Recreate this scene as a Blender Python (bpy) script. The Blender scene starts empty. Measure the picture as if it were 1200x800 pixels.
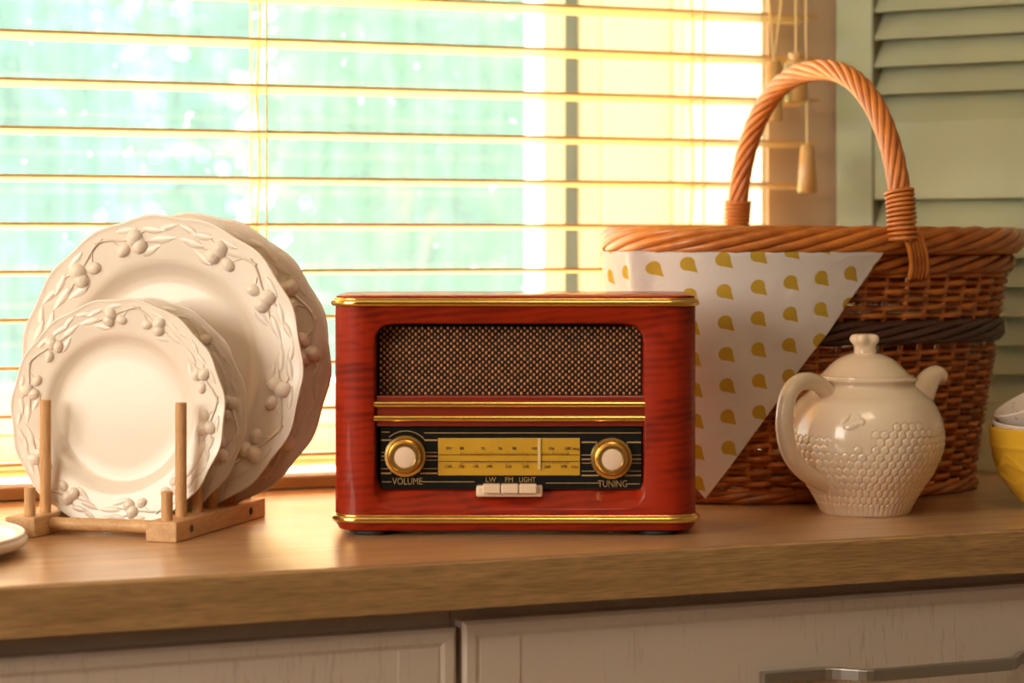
import bpy, bmesh, math, random
import numpy as np
from mathutils import Vector, Matrix

# ------------------------------------------------------------------ scene, camera, light
scene = bpy.context.scene
COL = scene.collection
PI = math.pi
R = math.radians
random.seed(7)
rng = np.random.default_rng(11)

F = 2800.0                 # focal length in pixels of the 1200 px wide frame
HORIZON = 283.0
EYE = 0.242                # eye height above the worktop
TOP = 0.90                 # worktop height
YAW = R(23.1)
CS, SN = math.cos(YAW), math.sin(YAW)

cam_data = bpy.data.cameras.new('camera')
cam_data.sensor_width = 36.0
cam_data.lens = F / 1200.0 * 36.0
cam_data.shift_y = -(400.0 - HORIZON) / 1200.0
cam_data.clip_start = 0.05
cam_data.clip_end = 200
cam_data.dof.use_dof = True
cam_data.dof.focus_distance = 2.04
cam_data.dof.aperture_fstop = 5.0
cam = bpy.data.objects.new('camera', cam_data)
cam.location = (0, 0, TOP + EYE)
cam.rotation_euler = (R(90), 0, -YAW)
COL.objects.link(cam)
scene.camera = cam

world = bpy.data.worlds.new('daylight_sky')
scene.world = world
world.use_nodes = True
wbg = world.node_tree.nodes['Background']
wbg.inputs['Color'].default_value = (0.80, 0.95, 1.0, 1)
wbg.inputs['Strength'].default_value = 5.0

def light(name, kind, loc, rot, energy, color, size=None, size_y=None, portal=False):
    d = bpy.data.lights.new(name, kind)
    d.energy = energy
    d.color = color
    if kind == 'AREA':
        d.shape = 'RECTANGLE'
        d.size = size
        d.size_y = size_y or size
        if portal:
            d.cycles.is_portal = True
    o = bpy.data.objects.new(name, d)
    o.location = loc
    o.rotation_euler = rot
    COL.objects.link(o)
    return o

# high sun outside, behind the window and to its left
def aim(v):
    return Vector(v).to_track_quat('-Z', 'Y').to_euler()
sun = light('sun', 'SUN', (-3, 8, 9), aim((0.20, -0.60, -1.0)), 60.0, (1.0, 0.93, 0.80))
sun.data.angle = R(1.5)
# added warm fill light, set in an invented window in the unseen left wall
side_light = light('added_side_fill', 'AREA', (-1.52, 1.15, 1.62), aim((1, 0, 0)), 40.0, (1.0, 0.77, 0.56), 1.6, 1.15)
# added weak fill from above, housed in an invented ceiling lamp
ceil_light = light('added_ceiling_fill', 'AREA', (0.5, 0.55, 2.40), (0, 0, 0), 6.0, (1.0, 0.77, 0.56), 0.5, 0.5)
# sky portal in the opening of the visible window
light('window_portal', 'AREA', (0.54, 2.62, 1.50), aim((0, -1, 0)), 1.0, (1, 1, 1), 1.48, 1.2, portal=True)

scene.view_settings.view_transform = 'Standard'
scene.view_settings.look = 'None'
scene.view_settings.gamma = 1
scene.view_settings.use_curve_mapping = False
scene.view_settings.exposure = 0.0
try:
    scene.cycles.use_denoising = True
    scene.cycles.max_bounces = 10
    scene.cycles.transparent_max_bounces = 16
    scene.cycles.sample_clamp_indirect = 8.0
    scene.cycles.caustics_reflective = False
    scene.cycles.caustics_refractive = False
except Exception:
    pass

# ------------------------------------------------------------------ helpers
def cam_to_world(x, d, z=0.0):
    """x to the camera's right, d along its view, z above the worktop"""
    return Vector((x * CS + d * SN, -x * SN + d * CS, TOP + z))

def px_on_plane_y(px, Y):
    k = (px - 600.0) / F
    d = Y / (CS - k * SN)
    return k * d * CS + d * SN, d

def link(o):
    COL.objects.link(o)
    return o

def empty(name, loc=(0, 0, 0), rotz=0.0, label=None, cat=None, group=None, kind=None, parent=None):
    o = bpy.data.objects.new(name, None)
    o.empty_display_size = 0.05
    o.location = loc
    o.rotation_euler = (0, 0, rotz)
    if parent:
        o.parent = parent
    tag(o, label, cat, group, kind)
    return link(o)

def tag(o, label=None, cat=None, group=None, kind=None):
    if label: o['label'] = label
    if cat: o['category'] = cat
    if group: o['group'] = group
    if kind: o['kind'] = kind
    return o

class MB:
    """collects geometry of ONE mesh"""
    def __init__(self):
        self.v, self.f, self.n = [], [], 0
    def add(self, verts, faces):
        verts = np.asarray(verts, float).reshape(-1, 3)
        self.v.append(verts)
        n = self.n
        self.f.extend([tuple(i + n for i in f) for f in faces])
        self.n += len(verts)
        return self
    def grid(self, P, cu=False, cv=False, flip=False):
        """P: (nu, nv, 3)"""
        nu, nv = P.shape[:2]
        fs = []
        for i in range(nu if cu else nu - 1):
            a = i * nv
            b = ((i + 1) % nu) * nv
            for j in range(nv if cv else nv - 1):
                k = (j + 1) % nv
                q = (a + j, b + j, b + k, a + k)
                fs.append(q[::-1] if flip else q)
        return self.add(P.reshape(-1, 3), fs)
    def box(self, lo, hi):
        x0, y0, z0 = lo; x1, y1, z1 = hi
        return self.add([(x0,y0,z0),(x1,y0,z0),(x1,y1,z0),(x0,y1,z0),(x0,y0,z1),(x1,y0,z1),(x1,y1,z1),(x0,y1,z1)],
                        [(3,2,1,0),(4,5,6,7),(0,1,5,4),(1,2,6,5),(2,3,7,6),(3,0,4,7)])
    def tube(self, path, rad, n=8, closed=False, caps=True, flat=1.0):
        P = np.asarray(path, float)
        m = len(P)
        rad = np.broadcast_to(np.asarray(rad, float), (m,))
        if closed:
            T = np.roll(P, -1, 0) - np.roll(P, 1, 0)
        else:
            T = np.gradient(P, axis=0)
        T /= np.linalg.norm(T, axis=1)[:, None] + 1e-12
        up = np.array((0, 0, 1.0))
        if abs(T[0] @ up) > 0.9: up = np.array((0, 1.0, 0))
        N = np.zeros_like(P)
        v = up - T[0] * (T[0] @ up)
        N[0] = v / np.linalg.norm(v)
        for i in range(1, m):
            v = N[i-1] - T[i] * (N[i-1] @ T[i])
            N[i] = v / (np.linalg.norm(v) + 1e-12)
        if closed:   # remove twist using fixed up frames
            v = up[None] - T * (T @ up)[:, None]
            N = v / (np.linalg.norm(v, axis=1)[:, None] + 1e-9)
        B = np.cross(T, N)
        a = np.arange(n) * 2 * PI / n
        G = P[:, None] + rad[:, None, None] * (np.cos(a)[None, :, None] * N[:, None] * flat + np.sin(a)[None, :, None] * B[:, None])
        base = self.n
        self.grid(G, cu=closed, cv=True)
        if caps and not closed:
            self.f.append(tuple(base + j for j in range(n))[::-1] if False else tuple(base + j for j in range(n)))
            self.f.append(tuple(base + (m-1)*n + j for j in range(n))[::-1])
        return self
    def lathe(self, prof, n=48, cx=0, cy=0):
        prof = np.array(prof, float)
        for e_ in (0, -1):
            if prof[e_, 0] < .0011: prof[e_, 0] = 1e-6
        a = np.arange(n) * 2 * PI / n
        G = np.zeros((n, len(prof), 3))
        G[:, :, 0] = cx + np.cos(a)[:, None] * prof[None, :, 0]
        G[:, :, 1] = cy + np.sin(a)[:, None] * prof[None, :, 0]
        G[:, :, 2] = prof[None, :, 1]
        return self.grid(G, cu=True)
    def ellipsoid(self, c, r, nu=12, nv=8, M=None):
        u = np.arange(nu) * 2 * PI / nu
        w = np.linspace(-PI/2 + 1e-3, PI/2 - 1e-3, nv)
        G = np.zeros((nu, nv, 3))
        G[..., 0] = np.cos(u)[:, None] * np.cos(w)[None] * r[0]
        G[..., 1] = np.sin(u)[:, None] * np.cos(w)[None] * r[1]
        G[..., 2] = np.sin(w)[None] * r[2]
        if M is not None: G = G @ np.asarray(M).T
        return self.grid(G + np.asarray(c), cu=True)
    def mesh(self, name):
        me = bpy.data.meshes.new(name)
        V = np.concatenate(self.v) if self.v else np.zeros((0, 3))
        me.from_pydata(V.tolist(), [], self.f)
        me.update()
        return me
    def build(self, name, mat, parent=None, smooth=None, bevel=0.0, seg=2, fix=True):
        me = self.mesh(name)
        if fix or bevel:
            bm = bmesh.new(); bm.from_mesh(me)
            if bevel:
                bmesh.ops.bevel(bm, geom=[e for e in bm.edges if e.calc_face_angle(0) > 0.6], offset=bevel, segments=seg, profile=0.5, affect='EDGES')
            bmesh.ops.recalc_face_normals(bm, faces=bm.faces)
            bm.to_mesh(me); bm.free()
        return obj(name, me, mat, parent, smooth)

def obj(name, me, mat, parent=None, smooth=None):
    if mat is not None:
        me.materials.clear(); me.materials.append(mat)
    if smooth is not None:
        me.polygons.foreach_set('use_smooth', [True] * len(me.polygons))
        if smooth < 179:
            try: me.set_sharp_from_angle(angle=R(smooth))
            except Exception: pass
    o = bpy.data.objects.new(name, me)
    if parent: o.parent = parent
    return link(o)

def copy_obj(o, parent=None, **kw):
    c = o.copy()
    c.parent = parent if parent is not None else o.parent
    COL.objects.link(c)
    for k, v in kw.items(): setattr(c, k, v)
    return c

def sstep(a, b, x):
    t = np.clip((x - a) / (b - a), 0, 1)
    return t * t * (3 - 2 * t)

# ------------------------------------------------------------------ materials
def new_mat(name):
    m = bpy.data.materials.new(name)
    m.use_nodes = True
    nt = m.node_tree
    return m, nt, nt.nodes['Principled BSDF'], nt.nodes, nt.links

def plain(name, col, rough=0.5, metal=0.0, coat=0.0, spec=0.5, var=0.0, vscale=30, bump=0.0, bscale=200, sss=0.0, coat_rough=0.05):
    m, nt, b, N, L = new_mat(name)
    b.inputs['Base Color'].default_value = (*col, 1)
    b.inputs['Roughness'].default_value = rough
    b.inputs['Metallic'].default_value = metal
    b.inputs['Coat Weight'].default_value = coat
    b.inputs['Coat Roughness'].default_value = coat_rough
    b.inputs['Specular IOR Level'].default_value = spec
    if sss:
        b.inputs['Subsurface Weight'].default_value = sss
        b.inputs['Subsurface Radius'].default_value = (0.01, 0.006, 0.004)
        b.inputs['Subsurface Scale'].default_value = 0.5
    tc = N.new('ShaderNodeTexCoord')
    if var:
        no = N.new('ShaderNodeTexNoise'); no.inputs['Scale'].default_value = vscale; no.inputs['Detail'].default_value = 4
        L.new(tc.outputs['Object'], no.inputs['Vector'])
        mx = N.new('ShaderNodeMix'); mx.data_type = 'RGBA'
        mx.inputs['A'].default_value = tuple(c * (1 - var) for c in col) + (1,)
        mx.inputs['B'].default_value = tuple(min(1, c * (1 + var)) for c in col) + (1,)
        L.new(no.outputs['Fac'], mx.inputs['Factor']); L.new(mx.outputs['Result'], b.inputs['Base Color'])
    if bump:
        nb = N.new('ShaderNodeTexNoise'); nb.inputs['Scale'].default_value = bscale; nb.inputs['Detail'].default_value = 3
        L.new(tc.outputs['Object'], nb.inputs['Vector'])
        bp = N.new('ShaderNodeBump'); bp.inputs['Strength'].default_value = bump; bp.inputs['Distance'].default_value = 0.002
        L.new(nb.outputs['Fac'], bp.inputs['Height']); L.new(bp.outputs['Normal'], b.inputs['Normal'])
    return m

def wood(name, c1, c2, scale=(1, 18, 18), rough=0.45, coat=0.0, coat_rough=0.06, dist=2.0, fine=0.35, bump=0.1, nscale=3.0, c3=None, lac_bump=0.0):
    """grain that runs along the axis with the smallest scale"""
    m, nt, b, N, L = new_mat(name)
    tc = N.new('ShaderNodeTexCoord')
    mp = N.new('ShaderNodeMapping'); mp.inputs['Scale'].default_value = scale
    L.new(tc.outputs['Object'], mp.inputs['Vector'])
    n1 = N.new('ShaderNodeTexNoise'); n1.inputs['Scale'].default_value = nscale; n1.inputs['Detail'].default_value = 5; n1.inputs['Distortion'].default_value = dist
    L.new(mp.outputs['Vector'], n1.inputs['Vector'])
    r1 = N.new('ShaderNodeValToRGB')
    r1.color_ramp.elements[0].position = 0.32; r1.color_ramp.elements[0].color = (*c1, 1)
    r1.color_ramp.elements[1].position = 0.68; r1.color_ramp.elements[1].color = (*c2, 1)
    if c3:
        e = r1.color_ramp.elements.new(0.5); e.color = (*c3, 1)
    L.new(n1.outputs['Fac'], r1.inputs['Fac'])
    n2 = N.new('ShaderNodeTexNoise'); n2.inputs['Scale'].default_value = nscale * 9; n2.inputs['Detail'].default_value = 3
    L.new(mp.outputs['Vector'], n2.inputs['Vector'])
    r2 = N.new('ShaderNodeValToRGB')
    r2.color_ramp.elements[0].position = 0.35; r2.color_ramp.elements[0].color = (1 - fine,) * 3 + (1,)
    r2.color_ramp.elements[1].position = 0.6; r2.color_ramp.elements[1].color = (1, 1, 1, 1)
    L.new(n2.outputs['Fac'], r2.inputs['Fac'])
    mx = N.new('ShaderNodeMix'); mx.data_type = 'RGBA'; mx.blend_type = 'MULTIPLY'; mx.inputs['Factor'].default_value = 1
    L.new(r1.outputs['Color'], mx.inputs['A']); L.new(r2.outputs['Color'], mx.inputs['B'])
    L.new(mx.outputs['Result'], b.inputs['Base Color'])
    b.inputs['Roughness'].default_value = rough
    b.inputs['Coat Weight'].default_value = coat
    b.inputs['Coat Roughness'].default_value = coat_rough
    if bump:
        bp = N.new('ShaderNodeBump'); bp.inputs['Strength'].default_value = bump; bp.inputs['Distance'].default_value = 0.001
        L.new(n2.outputs['Fac'], bp.inputs['Height']); L.new(bp.outputs['Normal'], b.inputs['Normal'])
    return m

M = {}
M['wall'] = plain('beige_wall_paint', (0.68, 0.50, 0.35), 0.8, var=0.03, bump=0.1)
M['room_wall'] = plain('cream_wall_paint', (0.34, 0.28, 0.22), 0.85)
M['ceiling'] = plain('ceiling_paint', (0.80, 0.76, 0.70), 0.9)
M['floor'] = wood('floor_boards', (0.30, 0.17, 0.08), (0.42, 0.25, 0.12), (1, 9, 9), 0.5)
M['white'] = plain('white_window_plastic', (0.90, 0.89, 0.86), 0.35)
M['reveal'] = plain('white_reveal_plaster', (0.90, 0.88, 0.84), 0.8)
M['seal'] = plain('grey_window_seal', (0.13, 0.19, 0.26), 0.5)
M['oak'] = wood('worktop_oak', (0.49, 0.27, 0.13), (0.66, 0.40, 0.21), (1.0, 12, 12), 0.34, 0.8, 0.24, dist=1.2, fine=0.22, bump=0.05, nscale=2.6)
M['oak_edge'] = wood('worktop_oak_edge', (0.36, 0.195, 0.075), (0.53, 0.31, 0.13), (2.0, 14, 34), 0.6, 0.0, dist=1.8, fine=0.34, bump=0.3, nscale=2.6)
M['sill'] = wood('sunlit_tone_sill', (0.74, 0.56, 0.30), (0.84, 0.66, 0.38), (1, 12, 12), 0.4, dist=1.0, fine=0.12, bump=0.0)  # worktop oak in a paler tone; the sun's brightness is put into the colour
M['beech'] = wood('beech_rack', (0.55, 0.30, 0.13), (0.70, 0.42, 0.20), (20, 3, 20), 0.5, dist=1.0, fine=0.18, bump=0.05)
M['dowel'] = wood('beech_dowel', (0.55, 0.29, 0.12), (0.68, 0.39, 0.18), (25, 25, 3), 0.5, dist=0.8, fine=0.18, bump=0.05)
M['slat'] = plain('honey_wood_slat', (0.72, 0.43, 0.18), 0.45, var=0.05, vscale=12)
M['rail'] = plain('honey_wood_bottom_rail', (0.34, 0.135, 0.035), 0.5, var=0.08, vscale=12)
M['cord'] = plain('cream_cord', (0.85, 0.62, 0.30), 0.9)
M['tassel'] = wood('varnished_tassel', (0.62, 0.34, 0.10), (0.75, 0.45, 0.16), (40, 40, 6), 0.35, 0.4, dist=0.6, fine=0.12, bump=0.0)
M['sage'] = plain('sage_green_paint', (0.325, 0.320, 0.205), 0.6, var=0.10, vscale=9, bump=0.15, bscale=90)
M['cream'] = plain('cream_glaze', (0.79, 0.68, 0.585), 0.34, coat=0.35, var=0.02, vscale=14, sss=0.0, coat_rough=0.07)
M['teapot'] = plain('ivory_glaze', (0.84, 0.665, 0.51), 0.25, coat=0.6, var=0.02, vscale=20, coat_rough=0.05)
M['yellow_bowl'] = plain('mustard_glaze', (0.72, 0.40, 0.03), 0.25, coat=0.5, var=0.06, vscale=16)
M['gold'] = plain('polished_brass', (0.90, 0.60, 0.18), 0.16, metal=1.0)
M['gold_knob'] = plain('brushed_brass_knob', (0.85, 0.58, 0.20), 0.24, metal=1.0)
M['black'] = plain('black_gloss_panel', (0.006, 0.009, 0.010), 0.12, coat=0.4)
M['grille_back'] = plain('black_speaker_cloth', (0.010, 0.006, 0.004), 0.9)
M['grille_dot'] = plain('copper_thread', (0.55, 0.22, 0.075), 0.4, var=0.25, vscale=400)
M['ivory_plastic'] = plain('ivory_plastic', (0.84, 0.62, 0.46), 0.3, coat=0.3)
M['print'] = plain('copper_print', (0.42, 0.25, 0.10), 0.5)
M['print_dark'] = plain('dark_print', (0.045, 0.02, 0.005), 0.6)
M['dial'] = plain('amber_dial', (0.62, 0.34, 0.03), 0.25, coat=0.5, var=0.12, vscale=25)
M['needle'] = plain('clear_needle', (0.72, 0.56, 0.25), 0.25, coat=0.5)
M['rubber'] = plain('black_rubber', (0.015, 0.014, 0.013), 0.7)
M['hole'] = plain('dark_screw', (0.03, 0.02, 0.012), 0.5, metal=0.3)
M['cab'] = None
M['steel'] = plain('brushed_nickel', (0.55, 0.52, 0.48), 0.32, metal=1.0)
M['plinth'] = plain('plinth', (0.42, 0.36, 0.30), 0.6)
M['bark'] = plain('bark', (0.18, 0.12, 0.08), 0.9, var=0.3, vscale=12)
M['lawn'] = plain('lawn', (0.16, 0.33, 0.10), 0.9, var=0.3, vscale=3)
M['wicker_dark'] = wood('dark_wicker', (0.045, 0.014, 0.008), (0.10, 0.030, 0.014), (8, 8, 60), 0.45, 0.25, 0.2, fine=0.25, bump=0.2)

def wicker(name, c1, c2):
    m, nt, b, N, L = new_mat(name)
    tc = N.new('ShaderNodeTexCoord')
    oi = N.new('ShaderNodeObjectInfo')
    no = N.new('ShaderNodeTexNoise'); no.inputs['Scale'].default_value = 55; no.inputs['Detail'].default_value = 3
    L.new(tc.outputs['Object'], no.inputs['Vector'])
    ad = N.new('ShaderNodeMath'); ad.operation = 'MULTIPLY_ADD'; ad.inputs[1].default_value = 0.35; 
    L.new(oi.outputs['Random'], ad.inputs[0]); L.new(no.outputs['Fac'], ad.inputs[2])
    r = N.new('ShaderNodeValToRGB')
    r.color_ramp.elements[0].position = 0.35; r.color_ramp.elements[0].color = (*c1, 1)
    r.color_ramp.elements[1].position = 0.95; r.color_ramp.elements[1].color = (*c2, 1)
    L.new(ad.outputs[0], r.inputs['Fac']); L.new(r.outputs['Color'], b.inputs['Base Color'])
    b.inputs['Roughness'].default_value = 0.38
    b.inputs['Coat Weight'].default_value = 0.2
    b.inputs['Coat Roughness'].default_value = 0.25
    bp = N.new('ShaderNodeBump'); bp.inputs['Strength'].default_value = 0.25; bp.inputs['Distance'].default_value = 0.001
    L.new(no.outputs['Fac'], bp.inputs['Height']); L.new(bp.outputs['Normal'], b.inputs['Normal'])
    return m
M['wicker'] = wicker('chestnut_wicker', (0.27, 0.065, 0.009), (0.62, 0.185, 0.026))
M['wicker_rim'] = wicker('light_chestnut_wicker', (0.36, 0.090, 0.012), (0.66, 0.21, 0.032))
M['handle_wicker'] = wicker('handle_wicker', (0.46, 0.12, 0.018), (0.68, 0.22, 0.040))

# radio veneer: red mahogany with slanting cathedral grain under lacquer
def veneer():
    m, nt, b, N, L = new_mat('red_mahogany_veneer')
    tc = N.new('ShaderNodeTexCoord')
    mp = N.new('ShaderNodeMapping'); mp.inputs['Scale'].default_value = (9, 9, 22); mp.inputs['Rotation'].default_value = (0, R(14), 0)
    L.new(tc.outputs['Object'], mp.inputs['Vector'])
    n1 = N.new('ShaderNodeTexNoise'); n1.inputs['Scale'].default_value = 1.3; n1.inputs['Detail'].default_value = 6; n1.inputs['Distortion'].default_value = 1.6
    L.new(mp.outputs['Vector'], n1.inputs['Vector'])
    wv = N.new('ShaderNodeTexWave'); wv.wave_type = 'BANDS'; wv.bands_direction = 'Z'
    wv.inputs['Scale'].default_value = 2.2; wv.inputs['Distortion'].default_value = 7; wv.inputs['Detail'].default_value = 3; wv.inputs['Detail Scale'].default_value = 0.6
    L.new(mp.outputs['Vector'], wv.inputs['Vector'])
    ad = N.new('ShaderNodeMath'); ad.operation = 'MULTIPLY_ADD'; ad.inputs[1].default_value = 0.16
    L.new(wv.outputs['Fac'], ad.inputs[0]); L.new(n1.outputs['Fac'], ad.inputs[2])
    r = N.new('ShaderNodeValToRGB')
    r.color_ramp.elements[0].position = 0.34; r.color_ramp.elements[0].color = (0.16, 0.0085, 0.0012, 1)
    r.color_ramp.elements[1].position = 0.62; r.color_ramp.elements[1].color = (0.32, 0.019, 0.0022, 1)
    L.new(ad.outputs[0], r.inputs['Fac']); L.new(r.outputs['Color'], b.inputs['Base Color'])
    b.inputs['Roughness'].default_value = 0.5
    b.inputs['Coat Weight'].default_value = 0.32
    b.inputs['Coat Roughness'].default_value = 0.05
    b.inputs['Specular IOR Level'].default_value = 0.15
    return m
M['veneer'] = veneer()
M['red_lacquer'] = plain('dark_red_lacquer', (0.23, 0.018, 0.005), 0.35, coat=0.6, var=0.15, vscale=20, coat_rough=0.1)

# painted cabinet fronts: vertical open-pore ash grain
def cabinet_paint():
    m, nt, b, N, L = new_mat('grey_cream_open_grain_paint')
    tc = N.new('ShaderNodeTexCoord')
    mp = N.new('ShaderNodeMapping'); mp.inputs['Scale'].default_value = (420, 420, 34)
    L.new(tc.outputs['Object'], mp.inputs['Vector'])
    n1 = N.new('ShaderNodeTexNoise'); n1.inputs['Scale'].default_value = 1.0; n1.inputs['Detail'].default_value = 2; n1.inputs['Distortion'].default_value = 0.6
    L.new(mp.outputs['Vector'], n1.inputs['Vector'])
    n2 = N.new('ShaderNodeTexNoise'); n2.inputs['Scale'].default_value = 7.0; n2.inputs['Detail'].default_value = 2
    L.new(tc.outputs['Object'], n2.inputs['Vector'])
    md = N.new('ShaderNodeMapRange'); md.inputs['From Min'].default_value = 0.35; md.inputs['From Max'].default_value = 0.65
    md.inputs['To Min'].default_value = 0.86; md.inputs['To Max'].default_value = 1.08
    L.new(n2.outputs['Fac'], md.inputs['Value'])
    mu = N.new('ShaderNodeMath'); mu.operation = 'MULTIPLY'
    L.new(n1.outputs['Fac'], mu.inputs[0]); L.new(md.outputs['Result'], mu.inputs[1])
    r = N.new('ShaderNodeValToRGB')
    r.color_ramp.elements[0].position = 0.60; r.color_ramp.elements[0].color = (1, 1, 1, 1)
    r.color_ramp.elements[1].position = 0.68; r.color_ramp.elements[1].color = (0.84, 0.82, 0.80, 1)
    L.new(mu.outputs[0], r.inputs['Fac'])
    mx = N.new('ShaderNodeMix'); mx.data_type = 'RGBA'; mx.blend_type = 'MULTIPLY'; mx.inputs['Factor'].default_value = 1
    mx.inputs['A'].default_value = (0.66, 0.55, 0.465, 1)
    L.new(r.outputs['Color'], mx.inputs['B']); L.new(mx.outputs['Result'], b.inputs['Base Color'])
    bp = N.new('ShaderNodeBump'); bp.inputs['Strength'].default_value = 0.5; bp.inputs['Distance'].default_value = 0.0006
    L.new(r.outputs['Color'], bp.inputs['Height']); L.new(bp.outputs['Normal'], b.inputs['Normal'])
    b.inputs['Roughness'].default_value = 0.5
    return m
M['cab'] = cabinet_paint()

# dusty window glass: streaked film, tinted cyan to paint haze over the outdoor view
def glass_mat():
    m, nt, b, N, L = new_mat('dusty_hazed_glass')
    N.remove(b)
    out = N['Material Output']
    tr = N.new('ShaderNodeBsdfTransparent'); tr.inputs['Color'].default_value = (0.93, 0.99, 0.98, 1)
    gl = N.new('ShaderNodeBsdfGlossy'); gl.inputs['Roughness'].default_value = 0.0
    fr = N.new('ShaderNodeFresnel'); fr.inputs['IOR'].default_value = 1.45
    m1 = N.new('ShaderNodeMixShader')
    L.new(fr.outputs['Fac'], m1.inputs['Fac']); L.new(tr.outputs[0], m1.inputs[1]); L.new(gl.outputs[0], m1.inputs[2])
    tl = N.new('ShaderNodeBsdfTranslucent'); tl.inputs['Color'].default_value = (0.76, 0.97, 0.98, 1)
    tc = N.new('ShaderNodeTexCoord')
    mp = N.new('ShaderNodeMapping'); mp.inputs['Scale'].default_value = (38, 1, 2.2); mp.inputs['Rotation'].default_value = (0, R(7), 0)
    L.new(tc.outputs['Object'], mp.inputs['Vector'])
    no = N.new('ShaderNodeTexNoise'); no.inputs['Scale'].default_value = 1.5; no.inputs['Detail'].default_value = 5
    L.new(mp.outputs['Vector'], no.inputs['Vector'])
    n2 = N.new('ShaderNodeTexNoise'); n2.inputs['Scale'].default_value = 70; n2.inputs['Detail'].default_value = 1
    L.new(tc.outputs['Object'], n2.inputs['Vector'])
    sp = N.new('ShaderNodeMapRange'); sp.inputs['From Min'].default_value = 0.74; sp.inputs['From Max'].default_value = 0.80; sp.inputs['To Max'].default_value = 0.4
    L.new(n2.outputs['Fac'], sp.inputs['Value'])
    mr = N.new('ShaderNodeMapRange'); mr.inputs['From Min'].default_value = 0.35; mr.inputs['From Max'].default_value = 0.70
    mr.inputs['To Min'].default_value = 0.056; mr.inputs['To Max'].default_value = 0.076
    L.new(no.outputs['Fac'], mr.inputs['Value'])
    ad = N.new('ShaderNodeMath'); ad.operation = 'ADD'; ad.use_clamp = True
    L.new(mr.outputs['Result'], ad.inputs[0]); L.new(sp.outputs['Result'], ad.inputs[1])
    m2 = N.new('ShaderNodeMixShader')
    L.new(ad.outputs[0], m2.inputs['Fac']); L.new(m1.outputs[0], m2.inputs[1]); L.new(tl.outputs[0], m2.inputs[2])
    L.new(m2.outputs[0], out.inputs['Surface'])
    return m
M['glass'] = glass_mat()

def leaf_mat(name, c1, c2):
    m, nt, b, N, L = new_mat(name)
    out = N['Material Output']
    oi = N.new('ShaderNodeTexCoord')
    no = N.new('ShaderNodeTexNoise'); no.inputs['Scale'].default_value = 4; no.inputs['Detail'].default_value = 4
    L.new(oi.outputs['Object'], no.inputs['Vector'])
    mx = N.new('ShaderNodeMix'); mx.data_type = 'RGBA'; mx.inputs['A'].default_value = (*c1, 1); mx.inputs['B'].default_value = (*c2, 1)
    r = N.new('ShaderNodeMapRange'); r.inputs['From Min'].default_value = 0.35; r.inputs['From Max'].default_value = 0.65
    L.new(no.outputs['Fac'], r.inputs['Value']); L.new(r.outputs['Result'], mx.inputs['Factor'])
    L.new(mx.outputs['Result'], b.inputs['Base Color'])
    b.inputs['Roughness'].default_value = 0.5
    tl = N.new('ShaderNodeBsdfTranslucent'); L.new(mx.outputs['Result'], tl.inputs['Color'])
    ms = N.new('ShaderNodeMixShader'); ms.inputs['Fac'].default_value = 0.45
    L.new(b.outputs[0], ms.inputs[1]); L.new(tl.outputs[0], ms.inputs[2]); L.new(ms.outputs[0], out.inputs['Surface'])
    return m
M['leaf_a'] = leaf_mat('bright_leaves', (0.035, 0.13, 0.050), (0.11, 0.25, 0.065))
M['leaf_b'] = leaf_mat('bluish_leaves', (0.03, 0.12, 0.11), (0.065, 0.19, 0.17))

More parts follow.
